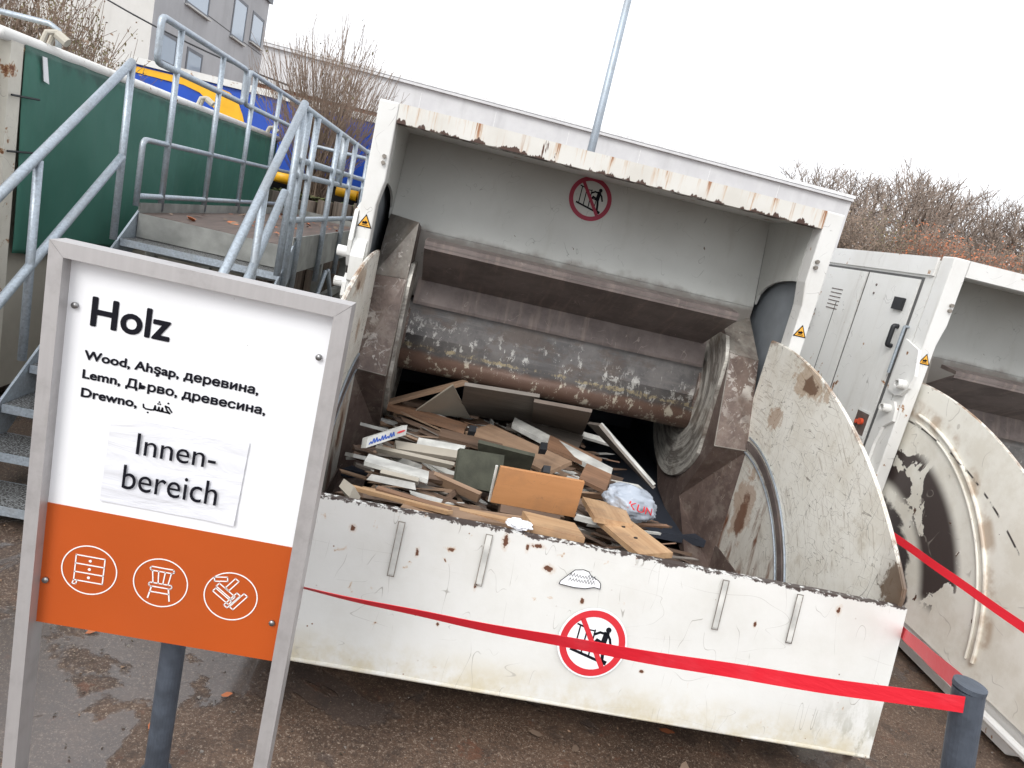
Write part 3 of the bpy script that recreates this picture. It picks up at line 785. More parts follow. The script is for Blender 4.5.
    # side doors on both flanks
    for sgn, X in ((-1, XL), (1, XR)):
        def sd(y, z, w): return Vector((X * S - MX + sgn * w, y * S - MY, z * S + CAMZ))
        def sbox(bm, y0, y1, z0, z1, w0, w1, **k):
            a = sd(y0, z0, w0); b = sd(y1, z1, w1)
            box(bm, (min(a.x, b.x), a.y, a.z), (max(a.x, b.x), b.y, b.z))
        dt = .128
        spans = ((1.765, 2.012), (2.026, 2.30), (2.315, 2.6))
        if not first: bd = 0
        bm = nb(); sbox(bm, YF + .055, 4.4, dt + .014, .190, .001, .014); link('roof_rail', bev(bm, .004), pm, root)
        bm = nb(); sbox(bm, 1.755, 2.61, -.64, dt + .007, .0005, .003); link('door_gap', bm, M['seam'], root)
        for k, (ya, yb) in enumerate(spans):
            bm = nb(); sbox(bm, ya, yb, -.63, dt, .004, .015); bev(bm, .003)
            d = link('side_door', bm, pm, root)
            bm = nb()
            yy = ya + .022 if k == 0 else ya + .03
            z0_, z1_ = ((-.005, -.060) if k == 0 else (-.02, -.09))
            if k == 2: z0_, z1_ = -.02, -.09
            yh = yy if k == 0 else (2.27 if k == 1 else 2.36)
            if k == 1: z0_, z1_ = -.02, -.085
            pts = [sd(yh, z0_, .016), sd(yh, z0_, .045), sd(yh, (z0_ + z1_) / 2, .050), sd(yh, z1_, .045), sd(yh, z1_, .016)]
            P2 = [pts[0]] + arc_corner(pts[0], pts[1], pts[2], .012) + arc_corner(pts[2], pts[3], pts[4], .012) + [pts[4]]
            tube(bm, P2, .015, 10); link('door_handle', bm, M['black'], d, True)
            if k == 0:
                bm = nb(); sbox(bm, yy + .006, yy + .050, .038, .072, .016, .034); link('lock_block', bev(bm, .004), M['black'], d)
                bm = nb(); sbox(bm, 1.775, 1.835, -.325, -.255, .0155, .0165); rc = link('socket_recess', bm, M['armour_dark'], d)
                bm = nb(); tube(bm, [sd(1.80, -.285, .016), sd(1.80, -.285, .035)], .022, 14); tube(bm, [sd(1.82, -.29, .016), sd(1.82, -.29, .03)], .014, 12); link('red_socket', bm, M['orange_red'], rc)
                bm = nb()
                for (a_, b_) in (((1.77, -.328), (1.84, -.322)), ((1.77, -.258), (1.84, -.252))): sbox(bm, a_[0], b_[0], a_[1], b_[1], .0155, .019)
                for (a_, b_) in (((1.77, -.322), (1.774, -.258)), ((1.836, -.322), (1.84, -.258))): sbox(bm, a_[0], b_[0], a_[1], b_[1], .0155, .019)
                link('recess_frame', bm, pm, rc)
            if k == 1:
                bm = nb()
                for i in range(6):
                    z = .062 - i * .0125
                    sbox(bm, 2.13, 2.20, z - .003, z, .0152, .017)
                link('vent_slot', bm, M['shelf'], d)
                bm = nb(); sbox(bm, 2.145, 2.149, -.62, .02, .0152, .0158); link('panel_seam', bm, M['seam'], d)
        bm = nb()
        for y, z in ((1.955, .095), (1.955, .07), (1.775, -.42), (1.73, -.30), (1.735, -.41)): tube(bm, [sd(y, z, .001), sd(y, z, .02)], .008, 8)
        link('bolt', bm, M['shelf'], root)
        # lock rod along the pillar
        bm = nb(); tube(bm, [sd(1.75, .0, .03), sd(1.75, -.13, .03)], .009, 8); tube(bm, [sd(1.75, .0, .03), sd(1.75, .0, 0)], .008, 8)
        link('lock_rod', bm, M['galv'], root)
        if sgn > 0: continue
        # pivot plates with lugs
        bm = nb()
        pl = [(1.735, -.03), (1.665, -.05), (1.645, -.115), (1.652, -.15), (1.675, -.175), (1.70, -.18), (1.735, -.17)]
        y_ = lambda p: (U(0, p[0], 0).y, U(0, 0, p[1]).z)
        xs = sorted((X * S - MX + sgn * .002, X * S - MX + sgn * .022))
        prism_x(bm, [y_(p) for p in pl], xs[0], xs[1])
        pl = [(1.74, -.20), (1.69, -.195), (1.672, -.215), (1.668, -.245), (1.70, -.27), (1.712, -.32), (1.712, -.37), (1.69, -.39), (1.675, -.41), (1.685, -.435), (1.72, -.44), (1.745, -.42)]
        prism_x(bm, [y_(p) for p in pl], xs[0], xs[1])
        pv = link('pivot_plate', bev(bm, .006), pm, root)
        for (y, z, r, l_) in ((1.672, -.145, .028, .075), (1.698, -.218, .026, .075), (1.70, -.40, .026, .075)):
            bm = nb()
            P0, P1 = sd(y, z, .02), sd(y, z, l_)
            tube(bm, [P0, P1], r, 20, caps=False); tube(bm, [P1, sd(y, z, .04)], r * .68, 20, caps=False)
            a = [sd(y + r / S * cos(2 * pi * k / 20), z + r / S * sin(2 * pi * k / 20), l_) for k in range(20)]
            b = [sd(y + .68 * r / S * cos(2 * pi * k / 20), z + .68 * r / S * sin(2 * pi * k / 20), l_) for k in range(20)]
            va = [bm.verts.new(q) for q in a]; vb = [bm.verts.new(q) for q in b]
            for k in range(20): bm.faces.new((va[k], va[(k + 1) % 20], vb[(k + 1) % 20], vb[k]))
            link('pivot_lug', bm, pm, pv)
        warn = lambda yc: (lambda u, v, w: (X * S - MX + sgn * (.0008 + w), yc * S - MY - sgn * u * -1, -.058 * S + CAMZ + v))
        warn_tri(root, warn(1.70), .07)
    # skids
    for x in (XL + .05, XR - .05):
        bm = nb(); box(bm, U(x - .02, 1.72, -.78), U(x + .02, 4.38, ZB)); box(bm, (U(x - .02, 0, 0).x, U(0, 1.76, 0).y, 0.0), (U(x + .02, 0, 0).x, U(0, 1.90, 0).y, U(0, 0, -.78).z)); box(bm, (U(x - .02, 0, 0).x, U(0, 4.1, 0).y, 0.0), (U(x + .02, 0, 0).x, U(0, 4.3, 0).y, U(0, 0, -.78).z))
        link('skid_rail', bm, M['armour_dark'], root)
    return root

# ------------------------------------------------------------------ sign
def sign():
    root = empty('info_sign', (-.56, 1.64, 0)); tag(root, 'white and orange waste wood information sign in a bright metal frame at the left front', 'sign')
    O = Vector((-.56, 1.64, 0))
    def w(x, y, z): return Vector((x, y, z + CAMZ)) - O
    L0, L1, R0, R1, ZT, ZI = -.889, -.857, -.262, -.226, -.260, -.294
    yb, yf = 1.705, 1.640
    def chan(nm, pts_f):   # mitred bar from 4 outline points
        bm = nb()
        hexa(bm, [w(x, yf, z) for x, z in pts_f] + [w(x, yb, z) for x, z in pts_f]); bev(bm, .003, 2)
        return link(nm, bm, M['alu'], root)
    zb = -1.80
    e = .0006
    chan('frame_post', [(L0, zb), (L1, zb), (L1, ZI - e), (L0, ZT - e)])
    chan('frame_post', [(R0, zb), (R1, zb), (R1, ZT - e), (R0, ZI - e)])
    chan('top_bar', [(L0 + e, ZT), (L1, ZI), (R0, ZI), (R1 - e, ZT)][::1])
    for x in ((L0 + L1) / 2, (R0 + R1) / 2):
        bm = nb(); box(bm, w(x - .06, 1.56, -1.80), w(x + .06, 1.78, -1.792)); link('foot_plate', bm, M['alu'], root)
    bm = nb(); box(bm, w(L1 - .001, 1.676, -1.222), w(R0 + .001, 1.684, ZI - .004)); p = link('sign_panel', bm, M['sign_white'], root)
    bm = nb(); box(bm, w(L1 - .0005, 1.6735, -1.2215), w(R0 + .0005, 1.6755, -.895)); of = link('orange_field', bm, M['sign_orange'], p)
    def at(x, z, y=1.6755):
        return lambda u, v, h: tuple(w(x + u, y - h, z + v))
    text_mesh('title_lettering', 'Holz', .1, M['print'], p, at(-.801, -.374), .0022, (.174, .066))
    t1 = text_mesh('languages_lettering', 'Wood, Ahşap, деревина,', .05, M['print'], p, at(-.807, -.501), .0011, (.398, .0275))
    t2 = text_mesh('languages_lettering', 'Lemn, Дърво, древесина,', .05, M['print'], p, at(-.807, -.546), .0011, (.421, .0275))
    t3 = text_mesh('languages_lettering', 'Drewno,', .05, M['print'], p, at(-.806, -.592), .0011, (.126, .0245))
    # the Arabic word, drawn with strokes: khashab, joined right to left
    P = stroke([(.066, .000), (.058, .010), (.050, .012), (.055, .002), (.062, -.004), (.054, -.003), (.046, -.003), (.044, .006), (.042, -.003), (.038, -.003), (.036, .006), (.034, -.003), (.029, -.002), (.027, .008), (.025, -.003), (.018, -.004), (.006, -.004), (.001, -.001), (.000, .006)], .0036)
    P += disc2(.056, .020, .0024, 10) + disc2(.033, .014, .002, 10) + disc2(.038, .014, .002, 10) + disc2(.0355, .019, .002, 10) + disc2(.012, -.012, .0022, 10)
    flat('arabic_lettering', P, M['print'], p, at(-.665, -.608), .0010)
    # paper notice
    nt = empty('paper_notice', (-.573, 1.66, CAMZ - .75)); tag(nt, 'crumpled white paper notice taped onto the white half of the sign', 'notice')
    on = Vector((-.573, 1.66, CAMZ - .75))
    bm = nb(); n = 26
    g = []
    for i in range(n + 1):
        row = []
        for j in range(n + 1):
            u, v = i / n, j / n
            x = -.737 + .322 * u + .006 * (1 - v); z = -.642 - .222 * v
            yy = 1.6728 - .0022 * (mn.noise(Vector((u * 2.3, v * 9, 0))) + .6) - (.004 * max(0, (u + v - 1.75)) * 4)
            row.append(bm.verts.new(Vector((x, yy, z + CAMZ)) - on))
        g.append(row)
    for i in range(n):
        for j in range(n): bm.faces.new((g[i][j], g[i + 1][j], g[i + 1][j + 1], g[i][j + 1]))
    link('paper_sheet', bm, M['paper'], nt, True)
    def an(x, z): return lambda u, v, h: tuple(Vector((x + u, 1.6668 - h, z + v + CAMZ)) - on)
    text_mesh('handwritten_lettering', 'Innen-', .05, M['print'], nt, an(-.665, -.672), 0, (.186, .054))
    text_mesh('handwritten_lettering', 'bereich', .05, M['print'], nt, an(-.688, -.757), 0, (.224, .062))
    # round pictograms
    def icon(nm, x, z, P, r=.067):
        Q = [[(u * .01 * 1.15, v * .01 * 1.15) for u, v in q] for q in P]
        flat(nm, ring2(0, 0, r - .0028, r, 56) + Q, M['white_line'], p, lambda u, v, h: tuple(w(x + u, 1.6728 - h, z + v)), .0006)
    a = .25
    def rot(pts, d): c, s_ = cos(radians(d)), sin(radians(d)); return [(x * c - y * s_, x * s_ + y * c) for x, y in pts]
    D = []
    for y in (3.2, 1.2, -.8, -2.8): D += stroke(rot([(-3, y), (3, y)], 0), .25)
    D += stroke([(-3, 3.2), (-3, -2.8)], .25) + stroke([(3, 3.2), (3, -2.8)], .25) + stroke([(-3, -2.8), (-3.3, -3.8), (-2.5, -3.7), (-2.3, -2.8)], .25)
    for y in (2.2, .2, -1.8): D += disc2(0, y, .32, 12)
    icon('chest_of_drawers_icon', -.743, -1.055, D)
    C = stroke([(-2.3, 3.6), (2.3, 3.6), (2.6, 3.1), (2.3, 2.7), (-2.3, 2.7), (-2.6, 3.1), (-2.3, 3.6)], .25)
    C += stroke([(-2, 2.7), (-1.6, -.2)], .25) + stroke([(2, 2.7), (1.6, -.2)], .25) + stroke([(-.7, 2.7), (-.5, -.2)], .25) + stroke([(.7, 2.7), (.5, -.2)], .25)
    C += stroke([(-2.3, -.2), (2.3, -.2), (2.5, -.7), (2.2, -1.1), (-2.2, -1.1), (-2.5, -.7), (-2.3, -.2)], .25)
    C += stroke([(-1.8, -1.1), (-2.3, -4)], .3) + stroke([(1.8, -1.1), (2.3, -4)], .3) + stroke([(-2, -2.4), (2, -2.4)], .25)
    icon('chair_icon', -.570, -1.055, C)
    W = []
    def plank(x, y, d, L=3.6, h=1.0):
        q = rot([(0, 0), (L, 0), (L, h), (0, h), (0, 0)], d); return stroke([(x + u, y + v) for u, v in q], .25)
    W += plank(-4, .6, -35, 4.6) + plank(-3.4, 1.9, -35, 4.6) + plank(-.4, -2.9, 55, 4.2) + plank(.9, -3.1, 55, 4.6) + plank(-3.9, 3.0, 10, 2.8) + plank(-.6, 1.3, 55, 3.2)
    icon('parquet_icon', -.396, -1.058, W)
    bm = nb()
    for x, z in ((-.838, -.401), (-.284, -.401), (-.843, -1.101), (-.284, -1.111)):
        b = w(x, 1.6735, z); tube(bm, [b, b + Vector((0, -.006, 0))], .0075, 12)
    link('screw', bm, M['screw'], p, True)

# ------------------------------------------------------------------ posts and tape
def post(name, x, y, ztop, r, lean, label):
    root = empty(name, (x, y, 0)); tag(root, label, 'post', 'grey barrier posts')
    bm = nb(); tx = lean * (ztop)
    tube(bm, [(0, 0, 0), (tx, 0, ztop)], r, 24); link('pole', bm, M['post'], root)
    bm = nb(); tube(bm, [(tx, 0, ztop - .002), (tx, 0, ztop + .008)], r * 1.04, 24); bev(bm, .003); link('pole_cap', bm, M['post'], root)
    bm = nb(); tube(bm, [(0, 0, 0.0), (0, 0, .012)], r * 1.35, 20); link('ground_collar', bm, M['post'], root)
    return root
def ribbon(name, a, b, w0, w1, tw0, tw1, sag, label, n=60):
    a, b = Vector(a), Vector(b); bm = nb(); rows = []
    d = (b - a).normalized(); side = Vector((0, 0, 1)) - d * d.z; side.normalize(); out = d.cross(side)
    for i in range(n + 1):
        t = i / n; p = a.lerp(b, t) - Vector((0, 0, sag * 4 * t * (1 - t)))
        ang = tw0 + (tw1 - tw0) * min(1, t * 1.25); w = (w0 + (w1 - w0) * t) / 2
        u = side * cos(ang) + out * sin(ang)
        wob = out * (.002 * sin(t * 31)); th = d.cross(u) * .0006
        rows.append([bm.verts.new(p + wob + u * w * k + th * s_) for k, s_ in ((1, 1), (.33, 1), (-.33, 1), (-1, 1), (-1, -1), (-.33, -1), (.33, -1), (1, -1))])
    for r0, r1 in zip(rows, rows[1:]):
        for k in range(8): bm.faces.new((r0[k], r0[(k + 1) % 8], r1[(k + 1) % 8], r1[k]))
    bm.faces.new(rows[0]); bm.faces.new(rows[-1][::-1])
    o = link(name, bm, M['tape'], None)
    return tag(o, label, 'barrier tape', 'red barrier tapes')

# ------------------------------------------------------------------ stairs
def stairs():
    root = empty('steel_stairs', (-1.56, 3.9, 0)); tag(root, 'galvanised steel stairs with railings leading up to a raised walkway beside the green tarpaulin', 'stairs')
    O = Vector((-1.56, 3.9, 0))
    def w(x, y, z): return Vector((x, y, z + CAMZ)) - O
    XL, XR = -2.04, -1.08
    def tb(nm, paths, r=.021, parent=None):
        for p in paths:
            bm = nb(); tube(bm, [w(*q) if not isinstance(q, Vector) else q for q in p], r, 10)
            link(nm, bm, M['galv'], parent or root, True)
    for k in range(1, 9):
        y = 4.69 - .203 * k; z = -.46 - .155 * k
        bm = nb(); box(bm, w(XL + .012, y, z - .012), w(XR - .012, y + .235, z)); t = link('tread', bm, M['grate'], root)
        bm = nb(); box(bm, w(XL + .012, y - .006, z - .040), w(XR - .012, y - .0005, z + .002)); box(bm, w(XL + .012, y + .236, z - .03), w(XR - .012, y + .241, z))
        link('tread_nosing', bm, M['galv'], t)
    for x in (XL, XR):
        bm = nb(); a, b = (3.02, -1.74), (4.70, -.445); h = .20
        x0, x1 = (x - .006, x + .006)
        hexa(bm, [w(x0, a[0], a[1] - h), w(x1, a[0], a[1] - h), w(x1, b[0] + .05, b[1] - h), w(x0, b[0] + .05, b[1] - h), w(x0, a[0], a[1] + .03), w(x1, a[0], a[1] + .03), w(x1, b[0] + .05, b[1] + .03), w(x0, b[0] + .05, b[1] + .03)])
        link('stringer', bm, M['galv'], root)
    # left handrail
    tb('handrail', [[(XL, 2.7, -.86 - .0), (XL, 4.42, .38)], [(XL, 2.75, -1.36), (XL, 4.42, -.14)]], .023)
    tb('handrail_post', [[(XL, 4.42, -.62), (XL, 4.42, .38)], [(XL, 3.62, -1.2), (XL, 3.62, -.22)], [(XL, 2.8, -1.75), (XL, 2.8, -.79)]], .021)
    tb('handrail', [[(XR, 2.6, -1.28), (XR, 4.44, .39)], [(XR, 2.75, -1.66), (XR, 4.30, -.12)]], .023)
    tb('handrail_post', [[(XR, 4.42, -.62), (XR, 4.42, .37)], [(XR, 3.9, -1.1), (XR, 3.9, -.1)], [(XR, 3.2, -1.6), (XR, 3.2, -.74)]], .021)
    # deck and frame
    YE = 8.6
    bm = nb(); box(bm, w(XL + .02, 4.70, -.49), w(XR - .02, YE, -.46)); link('deck', bm, M['deck'], root)
    for x in (XL, XR - .012):
        bm = nb(); box(bm, w(x, 4.70, -.64), w(x + .012, YE, -.40)); link('edge_beam', bm, M['beam'], root)
    bm = nb(); box(bm, w(XL + .013, 4.685, -.61), w(XR - .013, 4.697, -.462)); link('edge_beam', bm, M['beam'], root)
    bm = nb(); box(bm, w(XL + .013, YE + .001, -.64), w(XR - .013, YE + .012, -.40))
    link('edge_beam', bm, M['beam'], root)
    for y in (4.85, 5.9, 7.1, 8.4):
        for x in (XL + .05, XR - .05):
            bm = nb(); box(bm, w(x - .03, y - .03, -1.8), w(x + .03, y + .03, -.645)); link('support_leg', bm, M['beam'], root)
        bm = nb(); box(bm, w(XL + .081, y - .025, -.72), w(XR - .081, y + .025, -.66)); link('cross_beam', bm, M['beam'], root)
    for a_, b_ in ((4.89, 5.86), (5.94, 7.06)):
        bm = nb(); box(bm, w(XR - .045, a_, -.98), w(XR - .005, b_, -.92)); link('cross_beam', bm, M['beam'], root)
    tb('brace', [[(XR + .02, 4.9, -1.6), (XR + .02, 5.85, -.7)], [(XR + .02, 5.95, -.7), (XR + .02, 7.0, -1.6)], [(XL + .05, 4.88, -1.6), (XR - .05, 4.88, -.8)]], .018)
    # left guard (tall), along the tarpaulin
    top, mid, lowz, lp = .70, -.02, -.36, .44
    def loop(y0, y1):
        c = [(XL, y0, lp), (XL, y0, top), (XL, y1, top), (XL, y1, lp)]
        V = [Vector(p) for p in c]; out = []
        for i in range(4):
            out += [Vector(q) for q in arc_corner(V[i - 1], V[i], V[(i + 1) % 4], .05, 4)]
        out.append(out[0]); return [w(*q) for q in out]
    tb('guard_rail', [loop(4.72, 6.35), loop(6.42, 8.45)], .021)
    tb('guard_rail', [[(XL, 4.66, -.42)] + [tuple(q) for q in arc_corner((XL, 4.66, -.42), (XL, 4.66, mid), (XL, YE, mid), .05, 4)] + [(XL, YE, mid)], [(XL, 4.66, lowz), (XL, YE, lowz)]], .018)
    tb('guard_post', [[(XL, y, -.45), (XL, y, top - .01)] for y in (5.02, 5.8, 6.6, 7.4, 8.3)], .02)
    # right guard
    tb('guard_rail', [[(XR, 4.46, .37), (XR, YE, .30)], [(XR, 4.46, .075), (XR, YE, .075)], [(XR, 4.46, -.015), (XR, YE, -.02)], [(XR, 4.48, -.285), (XR, YE, -.285)]], .019)
    tb('guard_post', [[(XR + .015, y, -.75), (XR + .015, y, .35)] for y in (4.52, 4.76, 5.5, 6.25, 7.0)], .02)
    tb('guard_post', [[(XR, 5.85, -.02), (XR, 5.85, .34)]], .028)
    # far end guard
    c = [(XL + .1, YE, -.3), (XL + .1, YE, .33), (XR, YE, .33)]
    tb('end_rail', [[c[0]] + [tuple(q) for q in arc_corner(*c, .08)] + [c[2]], [(XL + .1, YE, .1), (XR, YE, .1)]], .021)

def leaves(name, pts, label_kind='stuff', size=.03, mats_=('leaf_r',)):
    bm = nb()
    for p in pts:
        a = random.uniform(0, 6.28); s_ = size * random.uniform(.6, 1.3); p = Vector(p)
        u = Vector((cos(a), sin(a), random.uniform(-.1, .4))) * s_; v = Vector((-sin(a), cos(a), random.uniform(-.1, .5))) * s_ * .5
        vs = [bm.verts.new(p + q) for q in (-u, -u * .2 + v, u * .6 + v * .7, u, u * .3 - v, -u * .5 - v * .8)]
        f = bm.faces.new(vs); f.material_index = random.randrange(len(mats_))
    o = link(name, bm, [M[m] for m in mats_], None, False, False); return o

# ------------------------------------------------------------------ left container, background
def left_container():
    root = empty('tarp_covered_container', (-3.3, 6.5, 0)); tag(root, 'long open-top container covered with a dark green tarpaulin behind the steel stairs', 'container')
    O = Vector((-3.3, 6.5, 0))
    def w(x, y, z): return Vector((x, y, z + CAMZ)) - O
    bm = nb(); box(bm, w(-5.0, 4.30, -1.7), w(-2.66, 9.7, .30)); link('container_wall', bev(bm, .01), M['cream'], root)
    bm = nb()
    n, m = 90, 34; g = []
    for i in range(n + 1):
        row = []
        for j in range(m + 1):
            u, v = i / n, j / m; y = 4.39 + 5.26 * u; z = .33 - 1.17 * v
            nn = mn.noise(Vector((y * 1.6, z * 1.1, 0))) * .05 + mn.noise(Vector((y * 5 + z * 1.5, z * .8, 4))) * .022
            if j == m: z += mn.noise(Vector((y * 2, 9, 0))) * .05
            yy = y + (.03 * v if i < 3 else 0)
            row.append(bm.verts.new(w(-2.60 + nn * (.3 + v * .9), yy, z)))
        g.append(row)
    for i in range(n):
        for j in range(m): bm.faces.new((g[i][j], g[i + 1][j], g[i + 1][j + 1], g[i][j + 1]))
    # thickness
    tp = link('tarpaulin', bm, M['tarp'], root, True, False)
    md = tp.modifiers.new('thick', 'SOLIDIFY'); md.thickness = .004
    bm = nb(); tube(bm, [w(-2.62, 4.2, .350), w(-2.62, 9.72, .350)], .034, 12); link('top_rim', bm, M['paint'], root, True)
    for y in (4.62, 7.0, 9.2):
        bm = nb()
        for dy in (-.035, .035):
            tube(bm, [w(-2.62, y + dy, .38), w(-2.60, y + dy, .44), w(-2.56, y, .455)], .016, 8)
        tube(bm, [w(-2.56, y, .445), w(-2.50, y, .41)], .028, 8)
        link('rim_hook', bm, M['cream'], root)
    bm = nb(); box(bm, w(-2.72, 4.27, -1.7), w(-2.595, 4.38, .34)); link('corner_post', bev(bm, .012), m_paint('corner_post_rusty', (.66, .63, .55), .64, .6, 2.), root)
    for z in (.05, -.25):
        bm = nb(); tube(bm, [w(-2.58, 4.28, z), w(-2.56, 4.50, z + .01)], .006, 6); link('tie_cord', bm, M['black'], root)
    bm = nb(); hexa(bm, [w(-2.575, 4.55, .17), w(-2.573, 4.60, .16), w(-2.57, 4.60, .16), w(-2.571, 4.55, .17), w(-2.575, 4.52, .30), w(-2.573, 4.56, .30), w(-2.57, 4.56, .30), w(-2.571, 4.52, .30)])
    link('tarp_tag', bm, M['sign_white'], root)
    # neighbouring white container nearer the camera
    root = empty('white_container', (-3.4, 3.0, 0)); tag(root, 'plain white container with a rounded roof edge at the extreme left edge', 'container')
    O2 = Vector((-3.4, 3.0, 0))
    w2 = lambda x, y, z: Vector((x, y, z + CAMZ)) - O2
    bm = nb(); box(bm, w2(-5.0, 2.2, -1.7), w2(-2.66, 4.24, .37)); link('container_wall', bev(bm, .06, 4), M['paint2'], root)
    bm = nb(); box(bm, w2(-2.658, 3.3, -1.3), w2(-2.645, 4.10, .16)); link('door_panel', bev(bm, .008), M['paint2'], root)
    bm = nb(); tube(bm, [w2(-2.63, 4.15, -1.3), w2(-2.63, 4.15, .2)], .012, 8); link('door_bar', bm, M['paint'], root)

def tubes3(bm, a, b, r0, r1, seg=3):
    d = (b - a);
    if d.length < 1e-6: return
    d.normalize(); u = d.orthogonal().normalized(); v = d.cross(u)
    A = [bm.verts.new(a + (u * cos(2 * pi * k / seg) + v * sin(2 * pi * k / seg)) * r0) for k in range(seg)]
    B = [bm.verts.new(b + (u * cos(2 * pi * k / seg) + v * sin(2 * pi * k / seg)) * r1) for k in range(seg)]
    for k in range(seg): bm.faces.new((A[k], A[(k + 1) % seg], B[(k + 1) % seg], B[k]))

def tree_meshes(seed, H, depth=6, spread=.5, r0=.2, minr=.016):
    rnd = random.Random(seed); tb, cb = nb(), nb()
    def grow(p, d, L, r, k):
        nseg = 3; q = p
        for i in range(nseg):
            d2 = (d + Vector((rnd.gauss(0, .13), rnd.gauss(0, .13), rnd.gauss(.03, .08)))).normalized()
            e = q + d2 * L / nseg; ra = r * (1 - .25 * i / nseg); rb = r * (1 - .25 * (i + 1) / nseg)
            tubes3(tb if k <= 1 else cb, q, e, max(ra, minr), max(rb, minr), 7 if k <= 1 else (4 if k < 3 else 3))
            q, d = e, d2
            if k >= 2 and k < depth and rnd.random() < .55:
                a = rnd.uniform(0, 6.28); o = Vector((cos(a), sin(a), rnd.uniform(-.1, .6))).normalized()
                grow(q, (d * .6 + o * .7).normalized(), L * rnd.uniform(.45, .65), r * .5, k + 1 + (k < depth - 1))
        if k < depth:
            n = 2 if rnd.random() < .45 else 3
            a0 = rnd.uniform(0, 6.28)
            for i in range(n):
                a = a0 + 2 * pi * i / n + rnd.uniform(-.4, .4)
                o = d.orthogonal().normalized(); o = Quaternion(d, a) @ o
                nd = (d + o * rnd.uniform(spread * .6, spread * 1.4) + Vector((0, 0, .08))).normalized()
                grow(q, nd, L * rnd.uniform(.66, .86), r * (.72 if n == 2 else .62), k + 1)
    grow(Vector((0, 0, 0)), Vector((0, 0, 1)), H * .25, r0, 0)
    return tb, cb

def make_tree(name, seed, H, label, loc, group, r0=.2, depth=6, spread=.5, twig='twig'):
    tb, cb = tree_meshes(seed, H, depth, spread, r0)
    root = empty(name, loc); tag(root, label, 'tree', group)
    link('trunk', tb, M['bark'], root, False, False); link('crown', cb, M[twig], root, False, False)
    return root
def dup(src, loc, rz, s_, label):
    r = src.copy(); COL.objects.link(r); r.location = loc; r.rotation_euler = (0, 0, rz); r.scale = (s_, s_, s_ * random.uniform(.92, 1.08)); r['label'] = label
    for c in list(src.children):
        d = c.copy(); COL.objects.link(d); d.parent = r
    return r
def shrub(name, loc, R, H, nst, leafn, leafmat, twig, label, group=None, lsize=.05, cat='shrub', fan=.9, r=.012, base=.1, wob=.05, side=.16):
    rnd = random.Random(hash(label) % 1000 if False else int(loc[0] * 31 + loc[1] * 7 + nst))
    root = empty(name, loc); tag(root, label, cat, group)
    bm = nb(); tips = []
    for i in range(nst):
        a = rnd.uniform(0, 6.28); t = rnd.random() ** .6 * fan
        d = Vector((cos(a) * t * R, sin(a) * t * R, H * math.sqrt(max(.05, 1 - (t * .8) ** 2)) * rnd.uniform(.75, 1.05)))
        p = Vector((rnd.gauss(0, base), rnd.gauss(0, base), 0)); q = p; n = 4
        for k in range(n):
            e = p + d * ((k + 1) / n) + Vector((rnd.gauss(0, wob), rnd.gauss(0, wob), rnd.gauss(0, .02))) * R
            tubes3(bm, q, e, r * (1 - .2 * k), r * (1 - .2 * (k + 1)) + .0012, 3)
            if k >= 1:
                for _ in range(2):
                    f = e + Vector((rnd.gauss(0, side) * R + d.x * .16, rnd.gauss(0, side) * R + d.y * .16, rnd.uniform(.06, .26) * H))
                    tubes3(bm, e, f, r * .5, r * .2 + .0008, 3); tips.append((e, f))
            q = e
    link('branches', bm, M[twig], root, False, False)
    if leafn:
        bm = nb()
        for _ in range(leafn):
            e, f = rnd.choice(tips); c = e.lerp(f, rnd.random()) + Vector((rnd.gauss(0, .04), rnd.gauss(0, .04), rnd.gauss(0, .04))) * R
            u = Vector((rnd.gauss(0, 1), rnd.gauss(0, 1), rnd.gauss(0, 1))).normalized() * lsize * rnd.uniform(.5, 1.3); v = u.orthogonal().normalized() * lsize * .5
            fc = bm.faces.new([bm.verts.new(c + q) for q in (-u, v, u, -v)]); fc.material_index = rnd.randrange(len(leafmat))
        link('leaves', bm, [M[l] for l in leafmat], root, False, False)
    return root

